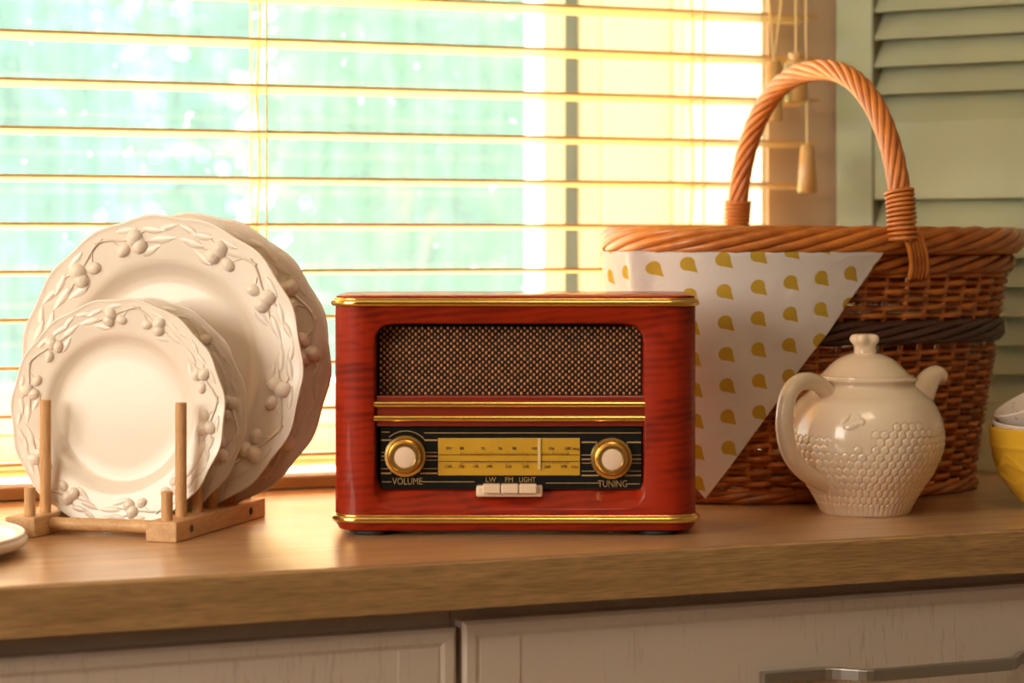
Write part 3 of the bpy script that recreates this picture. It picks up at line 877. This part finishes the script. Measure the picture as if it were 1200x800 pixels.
# ------------------------------------------------------------------ embossed plates
def rim_z(rr):      # height of the plate's upper face, rr = r / R
    return np.interp(rr, [0, .56, .60, .64, .68, .71, .74, 1.0], [0.0, 0.0, .0010, .0042, .0084, .0100, .0106, .0150])
def plate_meshes(Rp):
    NA = 200
    rs = np.concatenate([np.linspace(.002, .55, 6), np.linspace(.57, .75, 16), np.linspace(.78, .985, 9)])
    a = np.arange(NA) * 2 * PI / NA
    scal = 1 + 0.009 * np.cos(15 * a) + 0.004 * np.cos(5 * a)
    rows = []
    def ring(rr, z): 
        w = sstep(.72, 1.0, rr)
        s = 1 + (scal - 1) * w
        return np.stack([np.cos(a) * rr * Rp * s, np.sin(a) * rr * Rp * s, np.full(NA, z)], -1)
    for rr in rs: rows.append(ring(rr, float(rim_z(rr)) * Rp / .13 + .0035))
    e = float(rim_z(1.0)) * Rp / .13 + .0035
    rows += [ring(.995, e + .0004), ring(1.0, e - .0010), ring(.995, e - .0026)]
    for rr in (.92, .80, .70, .62): rows.append(ring(rr, float(rim_z(rr)) * Rp / .13 - .0008))
    rows += [ring(.60, -.0045), ring(.575, -.0045), ring(.56, -.0005), ring(.02, -.0005)]
    b = MB(); b.grid(np.array(rows).transpose(1, 0, 2), cu=True)
    body = b.mesh('dish')
    bm = bmesh.new(); bm.from_mesh(body); bmesh.ops.recalc_face_normals(bm, faces=bm.faces); bm.to_mesh(body); bm.free()
    # one sprig: two crossing twigs, olives, berry pairs and leaves (a fifth of the rim)
    sc = Rp / .13
    rel = MB()
    def P3(ang, rr, lift=0.0):
        return np.array((math.cos(ang) * rr * Rp, math.sin(ang) * rr * Rp, float(rim_z(rr)) * sc + .0035 + lift))
    def frame(ang, rot):
        c_, s_ = math.cos(ang + rot), math.sin(ang + rot)
        X = np.array((c_, s_, 0)); Y = np.array((-s_, c_, 0)); 
        rad_ = np.array((math.cos(ang), math.sin(ang), 0))
        nz = np.array((0, 0, 1.0)) - rad_ * 0.18
        nz /= np.linalg.norm(nz)
        return np.stack([X, Y, nz], 1)
    def blob(ang, rr, rot, lx, ly, lz): rel.ellipsoid(P3(ang, rr, -.0004), (lx * sc, ly * sc, lz * sc), 12, 7, frame(ang, rot))
    def leaf(ang, rr, rot, ln, wd):
        Mx = frame(ang, rot); c = P3(ang, rr)
        ts = np.linspace(0, 1, 8); rows = []
        for t in ts:
            w = wd * sc * (math.sin(PI * min(1, t ** .8)) ** .9 if 0 < t < 1 else 0.03)
            x = (t - .5) * ln * sc
            rows.append([(x, -w, -.0008), (x, -w * .55, .0008 * sc), (x, 0, .0006 * sc), (x, w * .55, .0008 * sc), (x, w, -.0008)])
        G = np.array(rows) @ Mx.T + c
        rel.grid(G)
    def twig(pts, r0):
        pts = [P3(a_, r_, .0001) for a_, r_ in pts]
        P_ = np.array(pts)
        t = np.linspace(0, 1, len(P_)); tt = np.linspace(0, 1, 18)
        Q = np.stack([np.interp(tt, t, P_[:, i]) for i in range(3)], 1)
        Q = np.stack([np.convolve(np.pad(Q[:, i], 2, mode='edge'), np.ones(5) / 5, 'valid') for i in range(3)], 1)
        rel.tube(Q, np.linspace(r0, r0 * .6, 18) * sc, 6)
    for s in (1, -1):
        A = lambda deg: R(deg) * s
        twig([(A(-3), .945), (A(4), .925), (A(10), .87), (A(16), .865), (A(22), .82), (A(30), .83)], .0015)
        twig([(A(4), .925), (A(7), .86), (A(8), .835)], .0010)
        twig([(A(16), .865), (A(20), .90), (A(24), .905)], .0010)
        blob(A(8.5), .815, s * R(70), .0072, .0056, .0048)
        blob(A(15.5), .875, s * R(30), .0084, .0074, .0062)
        blob(A(17.0), .815, s * R(20), .0080, .0072, .0062)
        leaf(A(13), .935, s * R(95), .020, .0042)
        leaf(A(22.5), .775, s * R(70), .023, .0048)
        leaf(A(25), .905, s * R(100), .022, .0046)
        leaf(A(29.5), .845, s * R(85), .025, .0052)
        leaf(A(32), .925, s * R(75), .018, .0040)
    relief = rel.mesh('branch_pattern')
    bm = bmesh.new(); bm.from_mesh(relief); bmesh.ops.recalc_face_normals(bm, faces=bm.faces); bm.to_mesh(relief); bm.free()
    return body, relief

PM = {'small': plate_meshes(.0955), 'large': plate_meshes(.130)}
def stand_plate(kind, lx, ly, lean, zc, spin, label, name, turn=0.0):
    x, d = rack_to_cam(lx, ly)
    e = empty(name, cam_to_world(x, d, zc), 0, label, 'plate', 'embossed cream plates in the rack')
    e.rotation_euler = (R(90 - lean), 0, rack_rot + R(turn))
    body, relief = PM[kind]
    o = obj('dish', body, M['cream'], e, 180); o.rotation_euler = (0, 0, R(spin))
    for i in range(5):
        p_ = obj('branch_pattern', relief, M['cream'], e, 60)
        p_.rotation_euler = (0, 0, R(spin + 72 * i))
stand_plate('small', 0.000, .067, 3.0, .0985, 80, 'small cream plate with embossed berry rim, front plate of the rack', 'dessert_plate', turn=2)
stand_plate('small', 0.008, .099, 3.0, .0985, 62, 'small cream plate half hidden behind the front plate in the rack', 'dessert_plate', turn=0)
stand_plate('large', 0.011, .1342, 3.0, .1345, 47, 'large cream dinner plate with embossed berry rim, nearer of the two large ones', 'dinner_plate', turn=1)
stand_plate('large', 0.022, .1722, 3.0, .1355, 20, 'large cream dinner plate at the back of the rack beside the radio', 'dinner_plate', turn=1)

# ------------------------------------------------------------------ flat plate at the corner of the worktop
x_, d_ = (-183 - 600) / F * 1.846, 1.846
fp = empty('serving_dish', cam_to_world(x_, d_), 0, 'cream glazed serving dish cut off by the corner beside the rack', 'dish')
MB().lathe([(.0005, .004), (.085, .004), (.100, .006), (.118, .0075), (.126, .0095), (.130, .0130), (.1345, .0145), (.1385, .0130), (.1400, .0095), (.1385, .0065), (.134, .0050), (.124, .0030), (.095, .0), (.0005, .0)], 96).build('dish_body', M['cream'], fp, smooth=60)
MB().tube([(.1365 * math.cos(a), .1365 * math.sin(a), .0140) for a in np.linspace(0, 2 * PI, 96, endpoint=False)], .0018, 8, closed=True).build('rolled_rim', M['cream'], fp, smooth=180)

# ------------------------------------------------------------------ teapot
kt = 2.134 / F
TA = R(38)
tp = empty('teapot', cam_to_world((1014 - 600) * kt, 2.134), -YAW + TA, 'ivory honeycomb-embossed teapot with a lid in front of the wicker basket', 'teapot')
def tz(py): return EYE - (py - HORIZON) * kt
pr = [(0, 605.6), (51.5, 605.6), (52.5, 603), (55.0, 597), (65, 579.5), (80, 557), (90, 533), (92.3, 513.6), (88.7, 494), (79, 475), (68, 465.5), (60, 458.5), (57.5, 455), (58.5, 452), (61.5, 449.5), (60.5, 447), (54, 446.5)]
pr_r = np.array([p_[0] for p_ in pr]) * kt
pr_z = np.array([tz(p_[1]) for p_ in pr]); pr_z = pr_z - pr_z[0]
# smooth resample with Catmull-Rom
def catmull(P_, n):
    P_ = np.asarray(P_, float); out = []
    Q = np.vstack([2 * P_[0] - P_[1], P_, 2 * P_[-1] - P_[-2]])
    for i in range(1, len(Q) - 2):
        for t in np.linspace(0, 1, n, endpoint=False):
            a, b_, c, d = Q[i-1], Q[i], Q[i+1], Q[i+2]
            out.append(.5 * ((2*b_) + (-a + c)*t + (2*a - 5*b_ + 4*c - d)*t*t + (-a + 3*b_ - 3*c + d)*t**3))
    out.append(P_[-1]); return np.array(out)
side = catmull(np.stack([pr_r[3:12], pr_z[3:12]], 1), 24)
prof = np.vstack([[(.0004, 0), (pr_r[1] * .6, 0), (pr_r[1], 0), (pr_r[2], pr_z[2])], side, np.stack([pr_r[12:], pr_z[12:]], 1)])
NT = 520
a = np.arange(NT) * 2 * PI / NT
dz_row = 0.0066; ncol = 56
Rr = np.repeat(prof[None, :, 0], NT, 0); Zz = np.repeat(prof[None, :, 1], NT, 0); Aa = np.repeat(a[:, None], len(prof), 1)
row = np.round((Zz - .0085) / dz_row)
best = np.full(Rr.shape, 9.0); cell_r = np.zeros(Rr.shape); cell_c = np.zeros(Rr.shape)
for dr in (-1, 0, 1):
    rw = row + dr
    off = np.where(np.mod(rw, 2) == 0, 0.0, 0.5)
    cc = np.round(Aa / (2 * PI) * ncol - off)
    du = (Aa / (2 * PI) * ncol - off - cc) * (2 * PI * Rr / ncol)
    dv = (Zz - .0085 - rw * dz_row)
    pitch_u = 2 * PI * Rr / ncol
    dd = np.sqrt((du / (pitch_u * .5 + 1e-9)) ** 2 + (dv / (dz_row * .60)) ** 2)
    m_ = dd < best
    best = np.where(m_, dd, best); cell_r = np.where(m_, rw, cell_r); cell_c = np.where(m_, np.mod(cc, ncol), cell_c)
bump = 1 - sstep(.62, 1.0, best)
hsh = np.sin(cell_c * 12.9898 + 4.1) * 43758.5453
hsh = hsh - np.floor(hsh)
ang_c = cell_c / ncol * 2 * PI
lim = 9.6 + 1.2 * hsh + 0.9 * np.sin(ang_c * 3 + 1.0)
gap = np.abs(np.mod(ang_c - R(252) + TA + PI, 2 * PI) - PI) < R(15)      # clear field under the bee
lim = np.where(gap, lim - 2.2, lim)
msk = (cell_r <= lim) & (cell_r >= 0)
disp = np.where(msk, (bump - 1) * .0009 + .0002, 0.0)
# embossed bee on the clear field
def ell(ac, zc, ra, rz_, rot=0.0):
    u = (np.mod(Aa - ac + PI, 2 * PI) - PI) * .068; v = Zz - zc
    uu = u * math.cos(rot) + v * math.sin(rot); vv = -u * math.sin(rot) + v * math.cos(rot)
    return np.sqrt(np.clip(1 - (uu / ra) ** 2 - (vv / rz_) ** 2, 0, 1))
bee = np.maximum.reduce([ell(R(252) - TA, .083, .0075, .0036, .35), .8 * ell(R(247) - TA, .089, .0060, .0028, .9), .8 * ell(R(256) - TA, .0895, .0055, .0026, 2.0), ell(R(259) - TA, .086, .0030, .0030)])
disp = disp + .0014 * bee * (Rr > .05)
inside = (np.arange(len(prof)) >= 4) & (np.arange(len(prof)) < 4 + len(side) - 6)
disp = disp * inside[None]
G = np.stack([np.cos(Aa) * (Rr + disp), np.sin(Aa) * (Rr + disp), Zz], -1)
b = MB(); b.grid(G, cu=True)
b.build('pot_body', M['teapot'], tp, smooth=180)
lidz = lambda py: tz(py) - tz(605.6)
lid = MB().lathe(np.vstack([[(.0005, lidz(449)), (50 * kt, lidz(449)), (56 * kt, lidz(447.5)), (55.5 * kt, lidz(445))], catmull([(52 * kt, lidz(443.5)), (47 * kt, lidz(439)), (41 * kt, lidz(432.6)), (33 * kt, lidz(426.0)), (24 * kt, lidz(421.5)), (15 * kt, lidz(418.8)), (.0005, lidz(418))], 6)]), 80).build('lid', M['teapot'], tp, smooth=50)
# flower-shaped knob
b = MB()
ua = np.arange(60) * 2 * PI / 60
kp = [(13.5, 419), (13.0, 415), (13.0, 411.5), (13.6, 409), (15.2, 406.5), (16.4, 403.5), (16.2, 400.2), (14.2, 397.4), (10.5, 396.0), (5, 397.0), (.1, 398)]
G = np.zeros((60, len(kp), 3))
for j_, (r_, y_) in enumerate(kp):
    lob = 1 + .12 * np.cos(5 * ua + .6) * min(1, max(0, (412 - y_) / 8))
    G[:, j_, 0] = np.cos(ua) * r_ * kt * lob; G[:, j_, 1] = np.sin(ua) * r_ * kt * lob; G[:, j_, 2] = lidz(y_)
b.grid(G, cu=True); b.build('lid_knob', M['teapot'], lid, smooth=180)
def tl(px, py): return ((px - 1014) * kt / math.cos(TA) * (0.975 if px < 1014 else 1.03), 0, lidz(py))
hp = catmull([tl(973, 476), tl(966, 466), tl(955, 455), tl(941, 448.5), tl(926, 449.5), tl(914, 460), (tl(908, 480)), tl(907.5, 505), tl(915, 530), tl(930, 549), tl(948, 561), tl(962, 568), tl(972, 570)], 6)
t = np.linspace(0, 1, len(hp))
MB().tube(hp, (10.2 + 3.2 * np.exp(-(t / .07) ** 2) + 3.0 * np.exp(-((1 - t) / .06) ** 2)) * kt, 20).build('handle', M['teapot'], tp, smooth=180)
sp = catmull([tl(1068, 498), tl(1083, 478), tl(1092, 463), tl(1099, 453), tl(1107, 448.5), tl(1114, 452)], 8)
t = np.linspace(0, 1, len(sp))
b = MB(); rr_ = np.interp(t, [0, .2, .45, .75, 1], [24, 18, 14.5, 12.0, 10.5]) * kt
b.tube(sp, rr_, 24, caps=False)
inner = sp[::-1][:12]; b.tube(inner, rr_[::-1][:12] * .78, 24, caps=False)
b.build('spout', M['teapot'], tp, smooth=180)

# ------------------------------------------------------------------ wicker basket
BX, BD = .2934, 2.316
bw = cam_to_world(BX, BD)
BROT = R(4)
bas = empty('wicker_basket', bw, BROT, 'oval chestnut wicker picnic basket with a tall twisted handle and lids', 'basket')
A0, A1, B0, B1, HB = .166, .201, .085, .120, .222
NE = 2.35
ph = np.linspace(0, 2 * PI, 4001)
def sup(a_, b_, p_): return np.stack([a_ * np.sign(np.cos(p_)) * np.abs(np.cos(p_)) ** (2 / NE), b_ * np.sign(np.sin(p_)) * np.abs(np.sin(p_)) ** (2 / NE)], -1)
mid = sup(.195, .107, ph)
cl = np.concatenate([[0], np.cumsum(np.linalg.norm(np.diff(mid, axis=0), axis=1))]); cl /= cl[-1]
def phi_of(s):     # s in 0..1 round the basket, equal arc length
    return np.interp(np.mod(s, 1), cl, ph)
def bpt(s, z, off=0.0, zt=None):
    """points on the basket wall; s, z arrays"""
    s = np.asarray(s, float); z = np.broadcast_to(np.asarray(z, float), s.shape)
    t = np.clip((z if zt is None else zt) / HB, 0, 1.1)
    p_ = phi_of(s)
    def at(pp): 
        xy = sup(1, 1, pp); return np.stack([xy[..., 0] * (A0 + (A1 - A0) * t), xy[..., 1] * (B0 + (B1 - B0) * t)], -1)
    c = at(p_); e_ = 1e-3
    sa, sb = at(phi_of(s + e_)), at(phi_of(s - e_))
    T = sa - sb; T /= np.linalg.norm(T, axis=-1, keepdims=True) + 1e-12
    Nn = np.stack([T[..., 1], -T[..., 0]], -1)
    q_ = c + Nn * np.asarray(off)[..., None] if np.ndim(off) else c + Nn * off
    return np.concatenate([q_, z[..., None]], -1)
NS = 42
ss = np.arange(NS * 8) / (NS * 8)
for i in range(NS):
    s = (i + .5) / NS
    zz = np.linspace(0.006, HB, 8)
    MB().tube(bpt(np.full(8, s), zz, 0.0), .0026, 6).build('stake', M['wicker'], bas, smooth=180)
zrow = 0.012; r_i = 0
rows_z = []
while zrow < .143: rows_z.append((zrow, .0027)); zrow += .0060
zrow = .1735
while zrow < .214: rows_z.append((zrow, .0029)); zrow += .0074
for zr, rr_ in rows_z:
    phs = 0 if r_i % 2 else PI
    off = .0042 * np.cos(PI * NS * ss + phs - PI / 2 * 0) 
    jit = .0007 * np.sin(2 * PI * (ss * 3 + random.random()))
    P_ = bpt(ss, zr + jit + .0004 * np.sin(2 * PI * ss * NS / 2 + phs), off)
    MB().tube(P_, rr_, 6, closed=True).build('weaver', M['wicker'], bas, smooth=180)
    r_i += 1
def rope(name, z, off, ra, rz_, strands, turns, r, mat, nseg=420, n=7):
    s = np.arange(nseg) / nseg
    for i in range(strands):
        a_ = 2 * PI * (turns * s + i / strands)
        P_ = bpt(s, z + rz_ * np.sin(a_), off + ra * np.cos(a_), zt=z)
        MB().tube(P_, r, n, closed=True).build(name, mat, bas, smooth=180)
rope('foot_strand', .0065, .002, .0050, .0035, 4, 6, .0036, M['wicker'])
rope('band_strand', .1575, .003, .0040, .0080, 6, 4, .0042, M['wicker_dark'])
rope('wale_strand', .2215, .002, .0055, .0062, 4, 7, .0040, M['wicker'])
rope('rim_strand', .2430, .004, .0075, .0090, 7, 4.5, .0046, M['wicker_rim'])
b = MB()
fl = bpt(np.arange(96) / 96, .006, -.001); b.add(np.vstack([fl, fl + np.array((0, 0, .004))]), [tuple(range(96))[::-1], tuple(range(96, 192))] + [(i, (i + 1) % 96, 96 + (i + 1) % 96, 96 + i) for i in range(96)])
b.build('basket_base', M['wicker_dark'], bas)
# woven lid flaps, one each side of the handle
for s in (-1, 1):
    lp = MB()
    n_ = 34
    for i in range(n_):
        x = s * (.020 + (A1 - .026) * i / (n_ - 1))
        yy = B1 * max(0.0, 1 - (abs(x) / A1) ** NE) ** (1 / NE) - .004
        if yy < .01: continue
        ys = np.linspace(-yy, yy, 15)
        P_ = np.stack([np.full(15, x), ys, .2475 + .0018 * np.cos(np.arange(15) * PI + (i % 2) * PI)], 1)
        lp.tube(P_, .0031, 6)
    o = lp.build('lid_weave', M['wicker_rim'], bas, smooth=180); o['kind'] = 'stuff'
    MB().tube([(s * .016, -.137, .2425), (s * .016, 0, .2445), (s * .016, .137, .2425)], .0052, 12).build('lid_bar', M['wicker_rim'], bas, smooth=50)
# twisted handle
hs = .141
def hpath(t):   # t 0..1 from back foot to front foot
    a_ = PI * t
    c_, s_ = math.cos(a_), math.sin(a_)
    y = hs * math.copysign(abs(c_) ** (2 / 2.3), c_)
    z = .2420 + .1660 * abs(s_) ** (2 / 2.1)
    return np.array((0, y, z))
tt = np.linspace(0, 1, 161)
core = np.array([hpath(t) for t in tt])
Tn = np.gradient(core, axis=0); Tn /= np.linalg.norm(Tn, axis=1)[:, None]
Nx = np.array((1.0, 0, 0)); Nb = np.cross(Tn, Nx)
MB().tube(core, .0060, 8).build('handle_core', M['handle_wicker'], bas, smooth=180)
for i in range(8):
    a_ = 2 * PI * (i / 8 + 3.2 * tt)
    P_ = core + .0070 * (np.cos(a_)[:, None] * Nx + np.sin(a_)[:, None] * Nb)
    MB().tube(P_, .0036, 7).build('handle_strand', M['handle_wicker'], bas, smooth=180)
def binding(ta, tb, turns):
    t_ = np.linspace(ta, tb, turns * 14)
    c_ = np.array([hpath(t) for t in t_])
    T_ = np.gradient(c_, axis=0); T_ /= np.linalg.norm(T_, axis=1)[:, None]
    B_ = np.cross(T_, Nx)
    a_ = np.arange(len(t_)) * 2 * PI / 14
    MB().tube(c_ + .0125 * (np.cos(a_)[:, None] * Nx + np.sin(a_)[:, None] * B_), .0019, 6).build('handle_binding', M['handle_wicker'], bas, smooth=180)
binding(0.0, .075, 10); binding(.915, 1.0, 11)
for i in range(5):     # loose ends of the binding drawn down over the front of the rim
    x = -.003 + i * .0042
    P_ = catmull([(x - .002, -.134, .262), (x + .001, -.1445, .250), (x + .008, -.1455, .236), (x + .014, -.141, .220), (x + .018, -.133, .208)], 5)
    MB().tube(P_, .0027, 7).build('binding_end', M['wicker_rim'], bas, smooth=180)

# ------------------------------------------------------------------ napkin hanging out of the basket
def proj_px(p_loc):
    p_ = np.asarray(p_loc); X = bw.x + p_[..., 0] * math.cos(BROT) - p_[..., 1] * math.sin(BROT); Y = bw.y + p_[..., 0] * math.sin(BROT) + p_[..., 1] * math.cos(BROT)
    return 600 + F * (X * CS - Y * SN) / (X * SN + Y * CS)
sgrid = np.linspace(.40, .80, 1601)          # s=.75 is the middle of the front, .5 the left end
ppx = proj_px(bpt(sgrid, .20, .010))
def s_at(px):
    m = sgrid > .52
    return float(np.interp(px, ppx[m], sgrid[m]))
perim = float(np.linalg.norm(np.diff(bpt(np.linspace(0, 1, 2001), .2), axis=0), axis=1).sum())
sR, sA, sL = s_at(1031), s_at(819), .40
zA, zT = .008, .232
NU, NV = 150, 70
P_ = np.zeros((NU, NV, 3)); UVs = np.zeros((NU, NV, 2))
us = np.linspace(0, 1, NU); vs = np.linspace(0, 1, NV)
U, Vv = np.meshgrid(us, vs, indexing='ij')
top_s = sL + (sR - sL) * U
S_ = top_s * (1 - Vv) + sA * Vv
Z_ = zT * (1 - Vv) + zA * Vv
# hang nearly straight down from the border, a little folded
lean = .55
off = .0125 - .0030 * np.sin(Vv * PI) 
off = off + .0012 * np.sin(S_ * perim / .019 + Z_ * 55) * sstep(.05, .3, Vv) + .0024 * np.sin(S_ * perim / .031 + 1.0 + Z_ * 12) * sstep(.05, .4, Vv) * (1 - .4 * Vv)
s_f = s_at(757)
off = off + .0090 * np.exp(-((S_ - s_f) * perim / .0085) ** 2) * (1 - .2 * Vv) + .0035 * sstep(s_f + .004, s_f - .004, S_)
zt_ = HB * (1 - lean) + Z_ * lean
zt_ = np.where(Vv == 0, HB, zt_)
zt_ = HB - (HB - Z_) * lean
G = bpt(S_, Z_, off, zt=zt_)
top_in = bpt(S_[:, :1], Z_[:, :1] + .002, -.004, zt=HB)
G = np.concatenate([top_in, G], 1)
b = MB(); b.grid(G)
nap = b.build('napkin', M['napkin'], None, 180, fix=False)
nap.location = bw; nap.rotation_euler.z = BROT
tag(nap, 'white cotton napkin with yellow teardrops hanging out of the wicker basket', 'napkin')
me = nap.data
uvl = me.uv_layers.new(name='cloth')
# a drop sits on this point of the cloth; the rows of the print climb a little to the right
du_, dv_ = (S_ - s_at(888)) * perim, Z_ - .173
UVr = np.stack([du_ + .01425, dv_ - .14 * du_ + .01425], -1)
UVr = np.concatenate([UVr[:, :1], UVr], 1).reshape(-1, 2)
li = np.zeros(len(me.loops), dtype=np.int32); me.loops.foreach_get('vertex_index', li)
uvl.data.foreach_set('uv', UVr[li].astype(np.float32).ravel())
so = nap.modifiers.new('thickness', 'SOLIDIFY'); so.thickness = 0.0009; so.offset = -1

# ------------------------------------------------------------------ bowls at the edge of the picture
xb, db = (1255 - 600) / F * 2.16, 2.16
yb = empty('mixing_bowl', cam_to_world(xb, db), 0, 'mustard yellow embossed bowl at the edge beside the basket', 'bowl')
Pf = catmull([(.040, .0), (.041, .003), (.047, .009), (.058, .023), (.067, .041), (.0715, .058), (.0728, .073)], 12)
NA = 180
a = np.arange(NA) * 2 * PI / NA
rows = []
z_ = Pf[:, 1]
for i, (r_, zz) in enumerate(Pf):
    env = sstep(.012, .02, zz) * (1 - sstep(.050, .056, zz))
    tri_ = np.abs(np.mod(a * 8 / (2 * PI) + .5, 1) - .5) * 2       # diamonds
    dline = np.abs(np.abs(zz - .034) / .018 - (1 - tri_))
    d2 = np.abs(np.abs(zz - .034) / .018 - (1 - tri_) * .6)
    rl_ = .0011 * (np.exp(-(dline / .12) ** 2) + np.exp(-(d2 / .12) ** 2)) * env + .0008 * math.exp(-((zz - .058) / .002) ** 2)
    rows.append(np.stack([np.cos(a) * (r_ + rl_), np.sin(a) * (r_ + rl_), np.full(NA, zz)], -1))
for r_, zz in ((.0722, .0742), (.0705, .0735), (.0695, .058), (.064, .040), (.054, .024), (.040, .010), (.001, .007)):
    rows.append(np.stack([np.cos(a) * r_, np.sin(a) * r_, np.full(NA, zz)], -1))
rows.insert(0, np.stack([np.cos(a) * .001, np.sin(a) * .001, np.full(NA, .001)], -1))
b = MB(); b.grid(np.array(rows).transpose(1, 0, 2), cu=True)
b.build('bowl_body', M['yellow_bowl'], yb, smooth=180)
MB().tube([(.0715 * math.cos(t), .0715 * math.sin(t), .0738) for t in np.linspace(0, 2 * PI, 96, endpoint=False)], .0014, 8, closed=True).build('bowl_rim', M['yellow_bowl'], yb, smooth=180)
def small_bowl(name, loc, rot, label, Rb, hb):
    o = MB().lathe([(.0005, 0), (Rb * .42, 0), (Rb * .45, .004), (Rb * .72, hb * .30), (Rb * .93, hb * .68), (Rb, hb - .001), (Rb - .001, hb), (Rb - .0028, hb - .0005), (Rb * .89, hb * .68), (Rb * .68, hb * .33), (Rb * .40, .008), (.0005, .007)], 72)
    o = o.build(name, M['speckled'], None, 60)
    o.location = loc; o.rotation_euler = rot
    tag(o, label, 'bowl', 'speckled bowls nested in the yellow bowl')
small_bowl('cereal_bowl', cam_to_world(xb - .0005, db, .030), (R(2), R(-1), 0), 'speckled off-white bowl nested level inside the yellow bowl', .0695, .050)
c1 = cam_to_world(xb + .0060, db, .0700)
small_bowl('cereal_bowl', c1, (0, R(-24), -YAW), 'speckled off-white bowl tilted on top of the bowl pile', .0620, .044)

# ------------------------------------------------------------------ added ceiling lamp, out of view, for fill light
cl_ = empty('added_ceiling_lamp', (0.5, 0.55, CEIL), 0, 'added flat round ceiling lamp out of view, for room fill', 'lamp')
MB().lathe([(.0005, 0), (.20, 0), (.20, -.030), (.19, -.036), (.0005, -.036)], 48).build('lamp_shade', M['white'], cl_, smooth=40)

# ------------------------------------------------------------------ garden trees seen through the window
def garden_tree(x, d, zc, rx_, rz_, n, leaf, mat, label, name, seed):
    r = np.random.default_rng(seed)
    base = cam_to_world(x, d, 0); base.z = -0.30
    e = empty(name, base, 0, label, 'tree' if 'tree' in name else 'shrub', 'garden greenery outside the window')
    # clumped crown
    nc = 26
    cen = r.normal(size=(nc, 3)); cen /= np.linalg.norm(cen, axis=1)[:, None]; cen *= r.uniform(.35, .95, (nc, 1))
    idx = r.integers(0, nc, n)
    p_ = cen[idx] + r.normal(size=(n, 3)) * .17
    c = np.array((0, 0, zc + .30)) + p_ * np.array((rx_, rx_ * .7, rz_))
    q1 = r.normal(size=(n, 3)); q1 /= np.linalg.norm(q1, axis=1)[:, None]
    q2 = np.cross(q1, r.normal(size=(n, 3))); q2 /= np.linalg.norm(q2, axis=1)[:, None]
    L_ = (leaf * r.uniform(.6, 1.3, (n, 1)))
    V = np.stack([c - q1 * L_, c + q2 * L_ * .45, c + q1 * L_, c - q2 * L_ * .45], 1).reshape(-1, 3)
    me = bpy.data.meshes.new('foliage')
    me.from_pydata(V.tolist(), [], np.arange(4 * n).reshape(-1, 4).tolist()); me.update()
    o = obj('foliage', me, mat, e); o['kind'] = 'stuff'
    b = MB()
    b.tube([(0, 0, 0), (.03, .02, (zc + .3) * .5), (0, 0, zc + .3)], [.07, .05, .03], 8)
    for i in range(7):
        v = cen[i] * np.array((rx_, rx_ * .7, rz_)) * .8 + np.array((0, 0, zc + .30))
        b.tube([(0, 0, (zc + .3) * .6), v * .5 + np.array((0, 0, zc + .3)) * .5, v], [.03, .02, .008], 6)
    b.build('trunk', M['bark'], e, smooth=180)
gt = [(-1.62, 6.8, 0.85, .50, 1.15, 5200, .055, 'leaf_b', 'bluish green leafy shrub outside, behind the large plates', 'garden_shrub'),
      (-0.36, 7.2, 0.80, .50, 1.10, 5200, .055, 'leaf_a', 'bright green shrub outside, behind the ladder cords of the blind', 'garden_shrub'),
      (0.90, 7.0, 0.55, .45, 0.95, 4200, .055, 'leaf_b', 'bluish green shrub outside, beside the window sash', 'garden_shrub'),
      (-2.75, 11.0, 1.9, 1.15, 2.3, 5200, .10, 'leaf_a', 'tall leafy garden tree far behind the plates', 'garden_tree'),
      (-1.15, 15.5, 1.6, 1.5, 2.8, 5200, .13, 'leaf_b', 'hazy bluish garden tree farthest away beyond the shrubs', 'garden_tree'),
      (0.05, 11.6, 1.5, 1.10, 2.0, 5200, .10, 'leaf_a', 'tall leafy garden tree far behind the radio', 'garden_tree')]
for i, g in enumerate(gt):
    garden_tree(g[0], g[1], g[2] + .6, g[3], g[4], g[5], g[6], M[g[7]], g[8], g[9], 40 + i)
